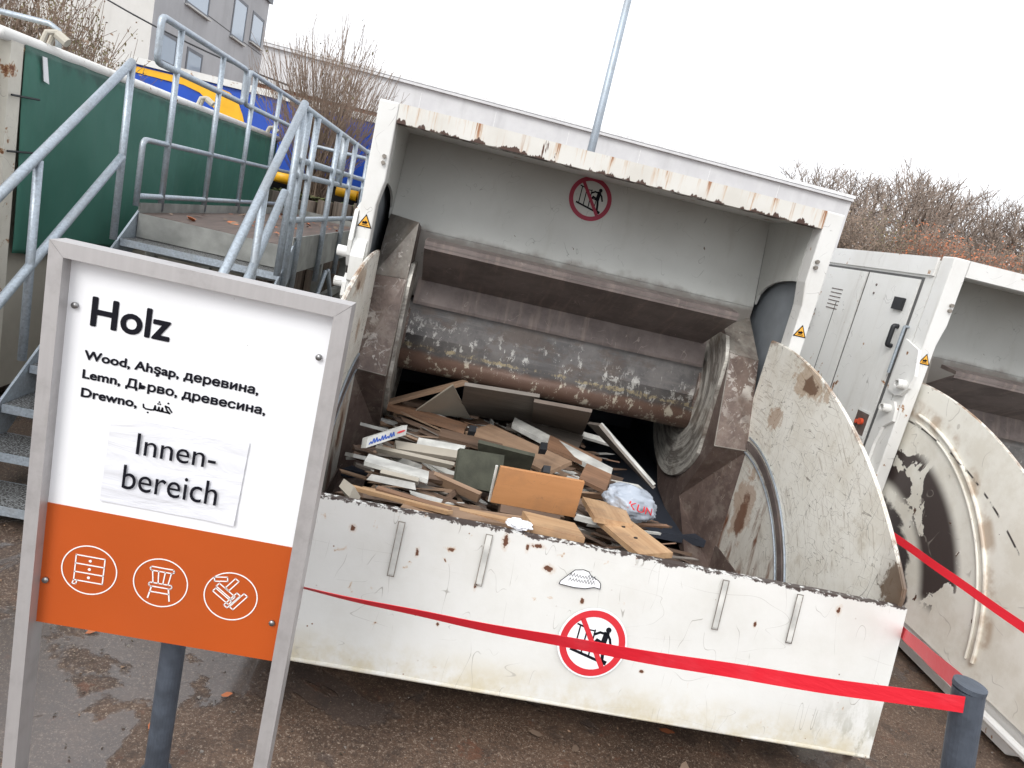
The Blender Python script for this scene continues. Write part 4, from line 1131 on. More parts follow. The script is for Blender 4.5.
def background():
    # house
    root = empty('apartment_house', (-7, 16, 0)); tag(root, 'pale grey rendered house with narrow windows behind the container', 'house')
    O = Vector((-7, 16, 0)); w = lambda x, y, z: Vector((x, y, z + CAMZ)) - O
    X = -7.0; Y0, Y1, ZT = 15.8, 22.9, 4.45
    bm = nb(); box(bm, w(-16, Y0, -1.8), w(X, Y1, ZT)); bm.faces.ensure_lookup_table()
    for f in bm.faces:
        f.normal_update()
        if f.normal.x > .9: f.material_index = 1  # side face painted greyer, its shade put into the colour
    link('wall', bm, [M['house_a'], M['house_b']], root)
    bm = nb(); box(bm, w(-16.1, Y0 - .08, ZT), w(X + .08, Y1 + .08, ZT + .14)); link('roof', bm, M['frame_grey'], root)
    def win(y0, y1, z0, z1, lit=True):
        bm = nb(); box(bm, w(X - .06, y0 - .07, z0 - .07), w(X + .015, y0, z1 + .07)); box(bm, w(X - .06, y1, z0 - .07), w(X + .015, y1 + .07, z1 + .07))
        box(bm, w(X - .06, y0, z1), w(X + .015, y1, z1 + .07)); box(bm, w(X - .06, y0, z0 - .07), w(X + .015, y1, z0))
        f = link('window', bm, M['frame_grey'], root)
        bm = nb(); box(bm, w(X + .003, y0, z0), w(X + .008, y1, z1)); link('pane', bm, M['glass'], f)
        bm = nb(); box(bm, w(X + .016, y0 - .1, z0 - .10), w(X + .09, y1 + .1, z0 - .065)); link('sill', bm, M['house_a'], f)
    yy = lambda r: 7 / r
    win(yy(.405), yy(.379), .162 * yy(.379), 4.0); win(yy(.347), yy(.332), .142 * yy(.332), 3.85); win(yy(.323), yy(.310), .140 * yy(.306), 3.85)
    win(yy(.430), yy(.412), 1.60, 2.08); win(yy(.396), yy(.379), 1.62, 2.05)
    bm = nb(); box(bm, w(X + .001, Y0 + .1, 3.0), w(X + .004, Y1 - .1, 3.02)); link('render_joint', bm, M['seam'], root)
    # brick outbuilding
    root = empty('brick_building', (-8, 26, 0)); tag(root, 'low orange brick building glimpsed between the house and the bare bush', 'building')
    bm = nb(); box(bm, (-1.9, 0, 0), (4.2, 4, 4.35)); link('wall', bm, M['brick'], root)
    bm = nb(); box(bm, (-2, -.1, 4.35), (4.3, 4.1, 4.55)); link('roof', bm, M['hall_cap'], root)
    # hall
    Y = 40.; root = empty('industrial_hall', (4, Y, 0)); tag(root, 'long low light grey industrial hall with a flat roofline behind the compactor', 'building')
    O3 = Vector((4, Y, 0)); w3 = lambda x, y, z: Vector((x, y, z + CAMZ)) - O3
    bm = nb()
    hexa(bm, [w3(-14, Y, -1.8), w3(.507 * Y, Y, -1.8), w3(.507 * Y, Y + 14, -1.8), w3(-14, Y + 14, -1.8), w3(-14, Y, 5.95), w3(.507 * Y, Y, 5.62), w3(.507 * Y, Y + 14, 5.62), w3(-14, Y + 14, 5.95)])
    link('cladding_wall', bm, M['hall'], root)
    bm = nb()
    hexa(bm, [w3(-14.05, Y - .12, 5.951), w3(.507 * Y + .1, Y - .12, 5.621), w3(.507 * Y + .1, Y + 14, 5.621), w3(-14, Y + 14, 5.951), w3(-14.05, Y - .12, 6.08), w3(.507 * Y + .1, Y - .12, 5.78), w3(.507 * Y + .1, Y + 14, 5.78), w3(-14, Y + 14, 6.08)])
    link('roof_edge', bm, M['hall_cap'], root)
    x = -12.
    while x < 20:
        bm = nb(); box(bm, w3(x, Y - .012, -1.8), w3(x + .035, Y - .002, 5.4)); x += 4.0
        link('panel_joint', bm, M['hall_cap'], root)
    bm = nb(); hexa(bm, [w3(-14, Y - .2, 5.78), w3(.507 * Y, Y - .2, 5.45), w3(.507 * Y, Y - .001, 5.45), w3(-14, Y - .001, 5.78), w3(-14, Y - .2, 5.9), w3(.507 * Y, Y - .2, 5.57), w3(.507 * Y, Y - .001, 5.57), w3(-14, Y - .001, 5.9)])
    link('gutter', bm, M['hall'], root)
    # truck trailer with blue curtain
    Y = 11.; root = empty('curtain_trailer', (-1, Y, 0)); tag(root, 'blue curtain-sided trailer with a yellow swoosh behind the green container', 'trailer')
    O4 = Vector((-1, Y, 0)); w4 = lambda x, y, z: Vector((x, y, z + CAMZ)) - O4
    bm = nb(); box(bm, w4(-5.15, Y, -.03), w4(3, Y + 2.4, .93))
    bmesh.ops.subdivide_edges(bm, edges=[e for e in bm.edges if abs(e.verts[0].co.x - e.verts[1].co.x) > 1], cuts=70)
    for v in bm.verts:
        if v.co.y < .01: v.co.y -= abs(sin(v.co.x * 7)) * .012
    link('curtain', bm, M['blue'], root)
    bm = nb(); box(bm, w4(-5.2, Y - .05, .931), w4(3.05, Y + 2.45, 1.02)); link('top_rail', bm, M['paint'], root)
    st = [(-5.05, .82, .90), (-4.35, .81, .905), (-4.12, .76, .905), (-3.98, .66, .90), (-3.88, .58, .885), (-3.72, .52, .86), (-3.60, .48, .78), (-3.50, .46, .60), (-3.47, .47, .52)]
    flat('yellow_swoosh', [[(a[0], a[1]), (b[0], b[1]), (b[0], b[2]), (a[0], a[2])] for a, b in zip(st, st[1:])], M['ylw'], root, lambda u, v, h: tuple(w4(u, Y - .018 - h, v)), .003)
    for x0, x1 in ((-3.6, -3.0), (-2.98, -2.6), (-2.58, -2.32), (-2.02, -1.72), (-1.70, -1.2)):
        bm = nb(); tube(bm, [w4(x0, Y - .08, -.105), w4(x1, Y - .08, -.125)], .085, 12); link('yellow_side_guard', bev(bm, .02), M['ylw'], root, True)
    bm = nb(); box(bm, w4(-5.1, Y + .1, -.9), w4(3, Y + 2.2, -.04)); link('chassis', bm, M['black'], root)
    for x in (-4.2, -3.1, 1.2):
        bm = nb(); tube(bm, [w4(x, Y + .05, -1.28), w4(x, Y + .35, -1.28)], .52, 28); link('wheel', bm, M['black'], root)
    # log palisade and bank
    root = empty('log_palisade', (-1.7, 9.2, 0)); tag(root, 'weathered upright log palisade retaining the planted bank behind the walkway', 'palisade')
    x = -2.5; rnd = random.Random(3)
    while x < .6:
        r = rnd.uniform(.085, .125); x += r
        bm = nb(); tube(bm, [(x + 1.7, rnd.uniform(-.02, .02), 0), (x + 1.7, 0, CAMZ - .23 + rnd.uniform(-.10, .05))], r, 12); bev(bm, .015, 2, 60)
        link('log', bm, M['log'], root, False); x += r + .006
    bm = nb(); box(bm, (-2.5, 9.35, 0), (.7, 10.6, CAMZ - .30)); o = link('earth_bank', bm, M['soil']); kind(o, 'structure')
    o = leaves('moss_cover', [(random.uniform(-2.5, .6), random.uniform(9.35, 9.6), CAMZ - .29 + random.random() * .05) for _ in range(900)], size=.05, mats_=('moss', 'leaf_g')); kind(o, 'stuff')
    # lamp post
    root = empty('lamp_post', (2.43, 18, 0)); tag(root, 'tall thin galvanised lamp post standing behind the compactor roof', 'lamp post')
    bm = nb(); tube(bm, [(0, 0, 0), (0, 0, 9.5)], .115, 16, True, .075); link('pole', bm, M['galv'], root, True)
    bm = nb(); tube(bm, [(0, 0, 9.5), (0, -.3, 9.75), (0, -1.2, 9.85)], .05, 10); link('arm', bm, M['galv'], root, True)
    bm = nb(); box(bm, (-.14, -1.9, 9.80), (.14, -1.15, 9.90)); link('lamp_head', bev(bm, .02), M['galv'], root)
    # overhead cable
    a, b = Vector((-12, 15, 6.2)), Vector((-3.2, 12, 3.05)); bm = nb()
    tube(bm, [a.lerp(b, t / 24) - Vector((0, 0, .5 * 4 * (t / 24) * (1 - t / 24))) for t in range(25)], .014, 6)
    # small rail over the left container
    r2 = empty('ladder_rail', (-3.6, 6.2, 0)); tag(r2, 'short galvanised handrail end rising above the far left container roof', 'handrail')
    for nm, pts in (('rail_tube', [(-.9, 0, CAMZ + .66), (.1, 0, CAMZ + .66), (.17, 0, CAMZ + .63), (.18, 0, CAMZ + .50)]), ('rail_upright', [(-.35, 0, 0), (-.35, 0, CAMZ + .65)]), ('rail_upright', [(-.85, 0, 0), (-.85, 0, CAMZ + .65)])):
        b2 = nb(); tube(b2, pts, .022, 8); link(nm, b2, M['galv'], r2, True)
    tag(link('overhead_cable', bm, M['black'], None), 'thin black overhead cable sagging in front of the pale house', 'cable')
    # shrubs
    shrub('bare_bush', (-2.12, 9.85, CAMZ - .3), .88, 1.90, 260, 40, ['leaf_g'], 'twig2', 'bare fan-shaped bush growing above the log palisade', None, .03, fan=1.0, r=.006, base=.07, wob=.025, side=.07)
    shrub('leafy_bush', (-4.95, 8.8, 1.1), .78, 1.80, 260, 4200, ['leaf_b', 'leaf_g'], 'twig2', 'large rounded brown bush with sparse dry leaves above the left container', None, .022, fan=1.0, r=.008, base=.10, side=.12)
    shrub('leafy_bush', (-5.9, 8.9, 1.0), .75, 2.1, 200, 2600, ['leaf_b', 'leaf_g'], 'twig2', 'second dry bush at the top left corner, left of the rounded brown bush', None, .022, fan=1.0, r=.008, base=.10, side=.12)
    # woodland
    g = 'bare winter trees behind the second compactor'
    src = [make_tree('bare_tree', 11, 17, '', (0, 0, 0), g, .34, 6, .58), make_tree('bare_tree', 23, 16.5, '', (0, 0, 0), g, .32, 6, .66), make_tree('bare_tree', 37, 16.5, '', (0, 0, 0), g, .30, 6, .54)]
    spec = [(.41, 62, 1, .72, 'thin bare tree whose twigs show just above the right end of the hall roof'),
            (.462, 60, 2, .80, 'slim bare tree right beside the hall corner'),
            (.505, 55, 0, .78, 'bare tree immediately right of the hall roof corner'),
            (.555, 56, 1, .92, 'broad tallest bare tree with a rounded crown right of the hall'),
            (.60, 60, 2, .93, 'bare tree just right of the tallest rounded crown'),
            (.635, 55, 0, .82, 'bare tree in the middle of the wood above the white compactor doors'),
            (.675, 58, 1, .86, 'dense grey bare tree above the second compactor corner'),
            (.72, 62, 2, .95, 'bare tree right of the dense grey crown, towards the right edge'),
            (.755, 55, 0, .84, 'bare tree near the right edge above the russet shrubs'),
            (.80, 57, 1, .94, 'bare tree at the right edge of the picture'),
            (.86, 60, 2, .9, 'bare tree just past the right edge crown'),
            (.58, 72, 0, .98, 'distant bare tree seen through the rounded crown'),
            (.69, 74, 1, 1.0, 'distant pale bare tree filling the gap at the right of the wood'),
            (.49, 74, 1, .86, 'distant bare tree behind the hall corner')]
    used = set()
    for i, (rx, Y, k, s_, lab) in enumerate(spec):
        loc = (rx * Y, Y, 0); rz = random.uniform(0, 6.28)
        if k not in used:
            used.add(k); o = src[k]; o.location = loc; o.rotation_euler = (0, 0, rz); o.scale = (s_,) * 3; o['label'] = lab
        else: dup(src[k], loc, rz, s_, lab)
    gs = 'autumn shrubs in front of the wood'
    shr = [(.515, 'brown', ['leaf_b'], 'dull brown undergrowth shrub beside the hall corner'), (.555, 'brown', ['leaf_b', 'leaf_g'], 'olive brown shrub above the first compactor door'),
           (.595, 'ochre', ['leaf_o', 'leaf_b'], 'ochre yellow shrub above the white compactor doors'), (.635, 'ochre', ['leaf_r', 'leaf_b'], 'small russet shrub right of the ochre one'),
           (.672, 'russet', ['leaf_r'], 'bright russet shrub above the second compactor corner'), (.715, 'russet', ['leaf_r', 'leaf_b'], 'wide rust red shrub in the wood edge'),
           (.76, 'brown', ['leaf_b', 'leaf_r'], 'brown shrub right of the rust red one'), (.81, 'brown', ['leaf_b', 'leaf_o'], 'brown shrub at the right edge'), (.86, 'brown', ['leaf_b'], 'brown shrub past the right edge')]
    for i, (rx, nm, lm, lab) in enumerate(shr):
        Y = 44 + (i % 3) * 1.5
        shrub(nm + '_shrub', (rx * Y, Y, 0), 2.6, 6.4 + (i % 2) * .6, 170, 6500, lm, 'twig', lab, gs, .09, fan=1.0, r=.035, base=.4)
    # low debris on the second compactor roof
    bm = nb(); hexa(bm, [(3.18, 5.6, 2.155), (3.55, 5.65, 2.155), (3.6, 5.9, 2.155), (3.2, 5.9, 2.155), (3.18, 5.62, 2.185), (3.55, 5.66, 2.20), (3.6, 5.9, 2.185), (3.2, 5.9, 2.185)])
    tag(link('wood_offcut', bm, M['w_pine'], None), 'orange brown wood offcut lying on the roof of the second compactor', 'wood offcut')

# ------------------------------------------------------------------ wood waste
PILE = [
('laminate_board','w_orange',.018,(0.306,2.740,0.700),(0.676,2.767,0.698),(0.302,2.727,0.861),'smooth orange laminate board standing upright at the centre of the pile','board'),
('felt_panel','w_olive',.02,(0.163,2.866,0.691),(0.370,2.968,0.661),(0.163,3.004,0.818),'dark olive felt-covered panel left of the orange laminate board','panel'),
('felt_panel','w_olive',.02,(0.274,3.391,0.652),(0.539,3.363,0.654),(0.257,3.304,0.772),'dark olive panel further back, behind the orange laminate board','panel'),
('wood_block','w_pine',.05,(0.430,2.345,0.800),(0.625,2.325,0.800),(0.410,2.520,0.780),'pale pine block on the front rim below the orange board','wood block'),
('long_plank','w_tan',.02,(-0.035,2.370,0.751),(0.548,2.469,0.744),(-0.038,2.491,0.742),'long tan plank lying along the front rim of the hopper','plank'),
('drilled_board','w_pine',.022,(0.722,2.69,0.751),(0.845,2.335,0.770),(0.857,2.74,0.762),'light brown board with drilled holes leaning on the front rim at the right','board'),
('tan_offcut','w_pine',.022,(0.724,2.916,0.733),(0.700,2.597,0.780),(0.902,2.914,0.733),'tan board end between the orange board and the plastic bag','board'),
('leaning_board','w_grey',.02,(0.959,4.250,0.747),(1.272,3.681,0.607),(0.970,3.944,0.816),'grey board with a white edge leaning steeply at the right rear','board'),
('metal_bracket','w_white',.03,(0.482,4.080,0.669),(1.001,3.576,0.638),(0.508,4.176,0.684),'long white shelf rail crossing the rear of the pile','shelf rail'),
('rear_panel','w_grey',.02,(0.199,4.475,0.570),(0.668,4.559,0.564),(0.123,3.842,0.915),'grey brown cabinet panel propped under the left part of the roller','panel'),
('rear_panel','w_greybrown',.02,(0.668,4.559,0.564),(1.008,4.481,0.570),(0.526,3.849,0.914),'brown cabinet panel propped under the middle of the roller','panel'),
('thin_stick','w_tan',.02,(-0.301,4.331,0.581),(0.157,4.248,0.839),(-0.286,4.247,0.587),'thin grey stick slanting up to the roller at the left rear','stick'),
('brown_plank','w_red',.03,(-0.269,4.201,0.591),(0.228,3.977,0.608),(-0.273,4.363,0.579),'reddish brown plank lying below the beige triangle','plank'),
('brown_plank','w_brown',.03,(-0.215,4.549,0.542),(0.320,4.609,0.537),(-0.221,4.691,0.531),'dark brown plank deepest in the left rear of the pile','plank'),
('white_board','w_white',.018,(-0.039,3.243,0.708),(0.188,3.273,0.706),(-0.042,3.291,0.728),'topmost short white panel in the stack at the left','panel'),
('white_board','w_beige',.02,(-0.121,3.099,0.719),(0.169,3.148,0.716),(-0.120,3.143,0.739),'long beige white panel second from the top of the left stack','panel'),
('white_board','w_white',.018,(-0.216,2.791,0.742),(0.048,2.717,0.748),(-0.220,2.916,0.733),'bright white panel with a brown underside in the middle of the left stack','panel'),
('white_board','w_white',.022,(-0.183,2.634,0.731),(0.006,2.627,0.732),(-0.185,2.641,0.754),'lowest bright white panel edge of the left stack','panel'),
('white_board','w_beige',.02,(-0.208,3.097,0.697),(0.142,3.070,0.699),(-0.206,3.085,0.720),'dull panel edge below the long beige white one','panel'),
('white_board','w_beige',.018,(-0.143,2.759,0.722),(0.015,2.739,0.723),(-0.145,2.739,0.746),'yellowish panel edge just above the lowest white one','panel'),
('white_block','w_beige',.05,(-0.264,2.422,0.770),(-0.217,2.349,0.776),(-0.257,2.465,0.790),'small pale block in the left front corner of the hopper','block'),
('thin_stick','w_pine',.014,(-0.236,2.522,0.740),(0.139,2.387,0.773),(-0.234,2.545,0.738),'pale stick ending beside the small block in the left corner','stick'),
('thin_stick','w_red',.018,(-0.131,2.553,0.737),(0.132,2.404,0.771),(-0.129,2.594,0.734),'reddish batten crossing behind the pale stick at the left front','stick'),
('thin_stick','w_pine',.018,(-0.183,2.576,0.713),(0.548,2.402,0.772),(-0.186,2.615,0.710),'longest orange brown batten running along the front rim','stick'),
('tan_board','w_tan',.02,(0.228,3.925,0.612),(0.608,3.336,0.679),(0.359,4.042,0.656),'tan chipboard piece behind the dark olive panels','board'),
('tan_board','w_grey',.02,(0.458,4.230,0.612),(0.858,3.933,0.634),(0.574,4.547,0.611),'greyish chipboard piece below the white shelf rail','board'),
('tan_board','w_red',.02,(0.657,3.798,0.667),(0.962,3.665,0.631),(0.714,3.975,0.676),'orange brown chipboard piece between shelf rail and laminate board','board'),
('white_strip','w_white',.02,(0.693,4.382,0.623),(1.214,4.295,0.607),(0.711,4.420,0.643),'thin white strip deepest in the rear, left of the leaning board','strip'),
('brown_box','w_brown',.05,(0.355,2.696,0.681),(0.610,2.719,0.679),(0.357,2.782,0.743),'dark brown box side under the orange laminate board','box side'),
('dark_board','w_brown',.02,(0.070,3.595,0.659),(0.388,3.515,0.665),(0.073,3.691,0.675),'dark brown board behind the topmost white panel','board'),
('dark_board','w_brown',.02,(-0.186,2.878,0.690),(0.149,2.886,0.690),(-0.187,2.925,0.709),'dark brown board wedged under the left stack','board'),
('dark_board','w_red',.02,(0.785,3.319,0.680),(0.893,3.193,0.689),(0.835,3.495,0.712),'reddish board piece behind the plastic bag','board'),
('small_slat','w_white',.012,(0.647,2.655,0.730),(0.738,2.646,0.730),(0.650,2.654,0.753),'small white slat below the right end of the orange board','slat'),
('long_batten','w_tan',.02,(0.055,2.969,0.660),(0.275,2.800,0.673),(0.055,2.943,0.708),'tan batten under the left olive panel','batten'),
('black_clamp','black',.03,(0.548,3.278,0.797),(0.584,3.288,0.797),(0.554,3.335,0.816),'small black plastic fitting on the white shelf rail','fitting'),
('black_clamp','black',.03,(0.514,2.858,0.829),(0.546,2.865,0.828),(0.517,2.892,0.849),'small black plastic fitting just above the orange board','fitting'),
('black_clamp','black',.03,(0.204,3.451,0.761),(0.240,3.461,0.761),(0.205,3.492,0.781),'small black plastic fitting left behind the olive panel','fitting'),
]
def slab(a, b, c, t):
    a, b, c = Vector(a), Vector(b), Vector(c); u, v = b - a, c - a; n = u.cross(v).normalized()
    if n.z < 0: n = -n
    dn = -n * t
    return [a + dn, b + dn, b + v + dn, c + dn, a, b, b + v, c]
def pile():
    for nm, mt, t, a, b, c, lab, cat in PILE:
        p = slab(a, b, c, t)
        if nm == 'leaning_board':
            for i in (2, 6): p[i] = p[i - 1] + (p[i] - p[i - 1]) * .12
        jr = random.Random(int(a[0] * 977 + a[1] * 131)); 
        if cat not in ('fitting', 'box side'):
            eu = Vector(b) - Vector(a)
            for i0 in (0, 1, 2, 3):
                d_ = eu * jr.uniform(-.05, .05) + (Vector(c) - Vector(a)) * jr.uniform(-.06, .06)
                p[i0] += d_; p[i0 + 4] += d_
        o0 = sum(p, Vector()) / 8
        # local frame: x along the long edge so the grain follows it
        u = (Vector(b) - Vector(a)).normalized(); v = (Vector(c) - Vector(a)); v = (v - u * v.dot(u)).normalized(); n = u.cross(v)
        Rm = Matrix((u, v, n)).transposed()
        bm = nb(); hexa(bm, [Rm.transposed() @ (q - o0) for q in p]); 
        if t >= .012: bev(bm, .002, 1)
        if nm == 'laminate_board': pass
        o = link(nm, bm, M[mt]); o.matrix_world = Matrix.Translation(o0) @ Rm.to_4x4(); tag(o, lab, cat)
        if nm == 'laminate_board':
            bm = nb(); q = [Rm.transposed() @ (x - o0) for x in (Vector(a), Vector(c))]
            tube(bm, q, .006, 6); link('edge_strip', bm, M['w_white'], o)
        if nm == 'drilled_board':
            bm = nb()
            for s1, s2 in ((.35, .5), (.62, .45)):
                q = Vector(a).lerp(Vector(b), s1) + (Vector(c) - Vector(a)) * s2; q = Rm.transposed() @ (q - o0)
                tube(bm, [q - Vector((0, 0, .002)), q + Vector((0, 0, .002))], .008, 10)
            link('drill_hole', bm, M['black'], o)
        if nm == 'leaning_board':
            bm = nb(); q = [Rm.transposed() @ (x - o0) for x in (Vector(c), Vector(b) + (Vector(c) - Vector(a)) * .12)]
            tube(bm, q, .011, 6); link('white_edge', bm, M['w_white'], o)
    # triangle
    P = [Vector((-.099, 4.226, .589)), Vector((.244, 4.362, .579)), Vector((.087, 4.05, .84))]
    n = (P[1] - P[0]).cross(P[2] - P[0]).normalized() * .01; c = sum(P, Vector()) / 3
    bm = nb(); A = [bm.verts.new(q - c) for q in P]; B = [bm.verts.new(q - c + n) for q in P]
    bm.faces.new(A); bm.faces.new(B[::-1])
    for i in range(3): bm.faces.new((A[i], A[(i + 1) % 3], B[(i + 1) % 3], B[i]))
    o = link('triangular_board', bm, M['w_beige']); o.location = c; tag(o, 'beige triangular board corner standing at the left rear below the roller', 'board')
    # printed packaging
    a, b, cc = Vector((-.24, 2.95, .745)), Vector((-.09, 3.10, .79)), Vector((-.243, 2.97, .785))
    p = slab(a, b, cc, .04); o0 = sum(p, Vector()) / 8; bm = nb(); hexa(bm, [q - o0 for q in p]); bev(bm, .003)
    o = link('printed_package', bm, M['w_white']); o.location = o0; tag(o, 'small white package with blue script and a red emblem at the left', 'package')
    u = (b - a); v = (cc - a); nn = u.cross(v).normalized()
    if nn.z < 0: nn = -nn
    f = lambda s, t_, h: tuple(a - o0 + u * s + v * t_ + nn * (.0015 + h))
    P = [];
    for k in range(9): P += stroke([(.06 + k * .07, .25), (.09 + k * .07, .72 if k % 3 else .5), (.12 + k * .07, .28)], .03)
    flat('blue_script', P, M['bag_blue'], o, f, .0008); flat('red_emblem', disc2(.85, .5, .11, 16), M['bag_red'], o, f, .0008)
    # plastic bag
    bm = nb(); bmesh.ops.create_icosphere(bm, subdivisions=5, radius=1)
    for v in bm.verts:
        q = v.co.copy(); d = 1 + .18 * mn.noise(q * 2.1) + .13 * abs(mn.noise(q * 4.5)) + .05 * abs(mn.noise(q * 11))
        if q.x < -.3: d *= 1 - .35 * (-q.x - .3)
        v.co = Vector((q.x * .135 * d, q.y * .10 * d, q.z * .075 * d))
    o = link('plastic_bag', bm, M['bag'], None, True); o.location = (.93, 2.93, .745); o.rotation_euler = (0, radians(12), radians(10)); tag(o, 'crumpled white plastic bag with red letters at the right of the pile', 'plastic bag')
    def bf(u, v, h):
        th = radians(-68 + u * 95); ph = v
        r = Vector((cos(th) * cos(ph), sin(th) * cos(ph), sin(ph)))
        d = 1.13
        return (r.x * .137 * d, r.y * .10 * d, r.z * .077 * d + .0)
    text_mesh('bag_lettering', 'KUN', .1, M['bag_red'], o, lambda u, v, h: bf(u - .45, v + .42, h), .002, (.52, .34))
    # crumpled paper
    bm = nb(); bmesh.ops.create_icosphere(bm, subdivisions=4, radius=1)
    for v in bm.verts:
        q = v.co.copy(); d = 1 + .5 * mn.noise(q * 2.5)
        v.co = Vector((q.x * .042 * d, q.y * .03 * d, q.z * .016 * d))
    o = link('crumpled_paper', bm, M['paper']); o.location = (.385, 2.33, .80); tag(o, 'crumpled white paper lying on the front rim beside the pine block', 'paper')
    # uncountable splinters
    rnd = random.Random(8); bm = nb()
    for k in range(620):
        x = rnd.uniform(-.24, 1.45); y = rnd.uniform(2.48, 4.9)
        if x > 1.0 and (rnd.random() < .85 or y < 3.0): continue
        if x < -.12 and y < 3.1 and rnd.random() < .5: continue
        z = CAMZ - (.50 + .075 * (y / S - 1.05)) * S - rnd.uniform(.03, .14) - (.20 if x > 1.08 else 0)
        L = rnd.uniform(.10, .55); W = rnd.uniform(.010, .06); tk = rnd.uniform(.006, .02)
        q = Quaternion((0, 0, 1), rnd.gauss(-.1, .45) + (pi / 2 if rnd.random() < .1 else 0)) @ Quaternion((0, 1, 0), rnd.gauss(0, .15)) @ Quaternion((1, 0, 0), rnd.gauss(0, .35))
        if abs(x) + L > 1.7: L = .1
        mi = rnd.choice([0, 0, 0, 1, 1, 2, 3, 4, 4, 5])
        e1, e2, e3, e4 = (rnd.uniform(.55, 1.1) for _ in range(4))
        hexa(bm, [Vector((x, y, z)) + q @ Vector((sx * L / 2, sy * W / 2, sz * tk / 2)) for sz in (-1, 1) for sx, sy in ((-e1, -1), (e2, -1 * e1), (e3, 1), (-e4, 1 * e3))], mi)
    for k in range(330):
        x = rnd.uniform(-.16, 1.02); y = rnd.uniform(2.55, 4.4)
        if .2 < x < .75 and y < 3.0: continue
        z = CAMZ - (.50 + .075 * (y / S - 1.05)) * S - rnd.uniform(-.035, .03)
        L = rnd.uniform(.15, .50); W = rnd.uniform(.006, .045); tk = rnd.uniform(.004, .012)
        if x - L / 2 < -.22: x = -.22 + L / 2
        q = Quaternion((0, 0, 1), rnd.gauss(-.12, .32)) @ Quaternion((0, 1, 0), rnd.gauss(0.02, .12)) @ Quaternion((1, 0, 0), rnd.gauss(0, .5))
        mi = rnd.choice([0, 1, 1, 2, 3, 3, 4, 4, 5]); e1, e2, e3, e4 = (rnd.uniform(.7, 1.1) for _ in range(4))
        hexa(bm, [Vector((x, y, z)) + q @ Vector((sx * L / 2, sy * W / 2, sz * tk / 2)) for sz in (-1, 1) for sx, sy in ((-e1, -1), (e2, -1 * e1), (e3, 1), (-e4, 1 * e3))], mi)
    o = link('wood_splinters', bm, [M['litter'], M['w_brown'], M['w_tan'], M['w_grey'], M['w_white'], M['w_red']]); kind(o, 'stuff')
    bm = nb(); n = 40; g = []
    for i in range(n + 1):
        g.append([bm.verts.new((-.47 + 2.25 * i / n, 2.30 + 3.2 * j / n, CAMZ - (.50 + .075 * ((2.3 + 3.2 * j / n) / S - 1.05)) * S - .14 - (.34 * min(1, max(0, (i - 25) / 5))) - (.30 * min(1, max(0, (6 - i) / 3))) + .05 * mn.noise(Vector((i * .3, j * .3, 0))))) for j in range(n + 1)])
    for i in range(n):
        for j in range(n): bm.faces.new((g[i][j], g[i + 1][j], g[i + 1][j + 1], g[i][j + 1]))
    o = link('wood_dust_bed', bm, M['litter'], None, True, False); kind(o, 'stuff')

# ------------------------------------------------------------------ build
mats()
bm = nb(); n = 1
vs = [bm.verts.new(p) for p in ((-400, -200, 0), (400, -200, 0), (400, 900, 0), (-400, 900, 0))]; bm.faces.new(vs)
kind(link('ground', bm, M['ground']), 'structure')
press('roller_compactor', (MX, MY, 0), 'rusty white roller compactor filled with waste wood in the centre', True)
press('roller_compactor', (MX + 1.448 * S, MY + .09 * S, -.05), 'second white compactor at the right edge with peeling black patches on its curved flank', False)
pile(); sign()
post('barrier_post', -.575, 1.86, .86, .033, 0, 'upright grey barrier post standing behind the information sign')
post('barrier_post', 1.482, 1.25, 1.10, .031, -.25, 'leaning dark grey barrier post with red tape at the lower right')
post('barrier_post', 2.10, 3.40, .90, .033, 0, 'short grey barrier post in the gap between the two compactors')
post('barrier_post', 2.33, 1.88, .90, .033, 0, 'grey barrier post in front of the second compactor outside the right edge')
ribbon('barrier_tape', (-.54, 1.85, .716), (1.185, 1.222, 1.075), .036, .036, radians(68), 0, .03, 'red tape stretched across the front of the central compactor')
ribbon('barrier_tape', (1.225, 1.285, 1.08), (2.775, 3.69, .14), .04, .04, 0, 0, .0, 'short red tape from the leaning post back into the gap between the compactors')
ribbon('barrier_tape', (2.11, 3.36, .85), (2.33, 1.85, .81), .036, .036, 0, 0, .0, 'red tape running in front of the second compactor')
stairs(); left_container(); background()
rnd = random.Random(5)
o = leaves('fallen_leaves', [(rnd.uniform(-1.95, -1.15), rnd.uniform(4.8, 8.2), CAMZ - .448) for _ in range(110)] + [(rnd.uniform(1.0, 2.6), rnd.uniform(1.6, 2.6), .012) for _ in range(40)] + [(rnd.uniform(-2.2, 1.8), rnd.uniform(1.6, 2.7), .01) for _ in range(14)], size=.032, mats_=('leaf_r', 'leaf_b')); kind(o, 'stuff')

bm = nb()
for _ in range(2600):
    x, y = rnd.uniform(-2.2, 3.0), rnd.uniform(1.3, 4.4); g_ = rnd.uniform(.002, .008)
    vs = [bm.verts.new((x + rnd.uniform(-g_, g_), y + rnd.uniform(-g_, g_), rnd.uniform(0, g_ * 1.3))) for _ in range(5)]
    for t3 in ((0, 1, 2), (0, 2, 3), (1, 2, 4), (0, 3, 4), (1, 3, 4)):
        fc = bm.faces.new([vs[k] for k in t3]); fc.material_index = _ % 3
o = link('grit', bm, [M['w_tan'], M['w_grey'], M['soil']], None, False, False); kind(o, 'stuff')

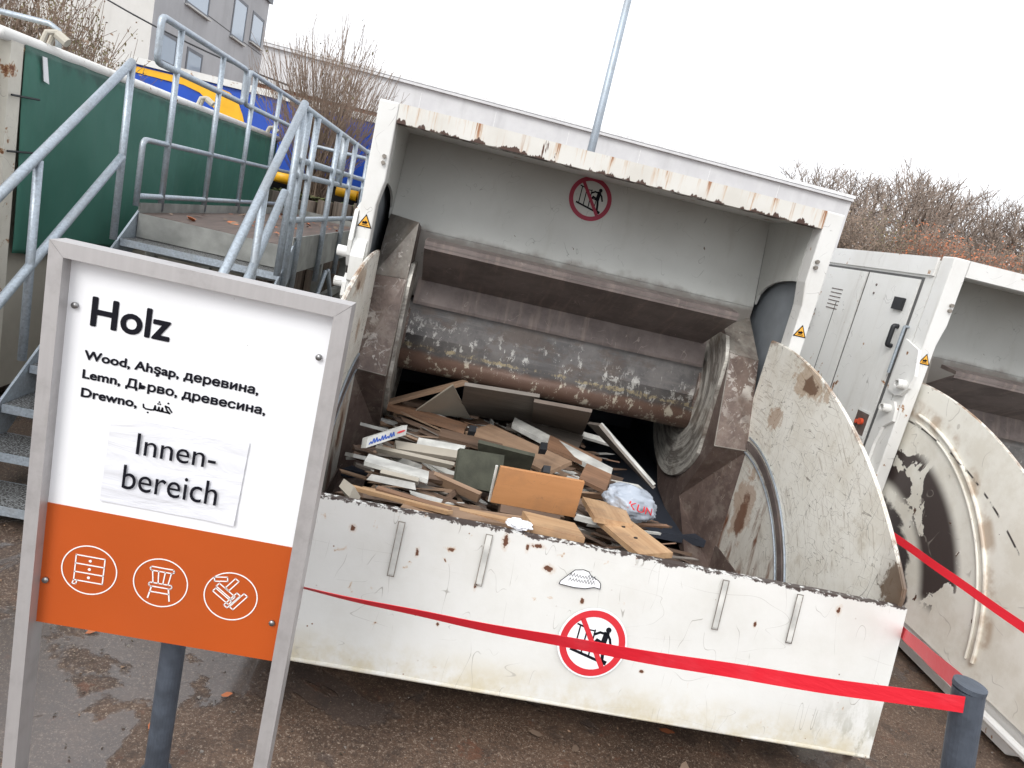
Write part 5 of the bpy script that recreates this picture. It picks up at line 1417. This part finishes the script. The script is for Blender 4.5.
# ------------------------------------------------------------------ light, sky, camera
wd = bpy.data.worlds.new('World'); sc.world = wd; wd.use_nodes = True
nt = wd.node_tree; bg = nt.nodes['Background']
sky = nt.nodes.new('ShaderNodeTexSky'); sky.sky_type = 'NISHITA'; sky.sun_disc = False
AZ, EL = radians(-150), radians(42)
sky.sun_elevation = EL; sky.sun_rotation = AZ; sky.dust_density = 6; sky.air_density = 1.2
hs = nt.nodes.new('ShaderNodeHueSaturation'); hs.inputs['Saturation'].default_value = .12; nt.links.new(sky.outputs[0], hs.inputs['Color'])
mxn = nt.nodes.new('ShaderNodeMix'); mxn.data_type = 'RGBA'; mxn.inputs[0].default_value = .75
nt.links.new(hs.outputs[0], mxn.inputs[6]); mxn.inputs[7].default_value = (9.0, 9.2, 9.6, 1)
nt.links.new(mxn.outputs[2], bg.inputs[0]); bg.inputs[1].default_value = .12
sl_ = bpy.data.lights.new('sun', 'SUN'); sl_.energy = .9; sl_.angle = radians(25); sl_.color = (1, .97, .93)
so = bpy.data.objects.new('sun', sl_); COL.objects.link(so)
dirv = Vector((sin(AZ) * cos(EL), cos(AZ) * cos(EL), sin(EL)))
so.rotation_euler = dirv.to_track_quat('Z', 'Y').to_euler(); so.location = (0, 0, 20)

cam = bpy.data.cameras.new('camera'); co = bpy.data.objects.new('camera', cam); COL.objects.link(co)
yaw, pit, rol = radians(5.96), radians(12.285), radians(13.4316)
fw = Vector((sin(yaw) * cos(pit), cos(yaw) * cos(pit), -sin(pit))); rt = Vector((cos(yaw), -sin(yaw), 0)); up = rt.cross(fw)
r2 = rt * cos(rol) + up * sin(rol); u2 = -rt * sin(rol) + up * cos(rol)
mt = Matrix((r2, u2, -fw)).transposed().to_4x4(); mt.translation = (0, 0, CAMZ); co.matrix_world = mt
cam.sensor_width = 36; cam.lens = 715.25 / 1024 * 36; cam.clip_start = .05; cam.clip_end = 2000
sc.camera = co
sc.view_settings.view_transform = 'Standard'; sc.view_settings.look = 'None'; sc.view_settings.exposure = .66; sc.view_settings.gamma = 1
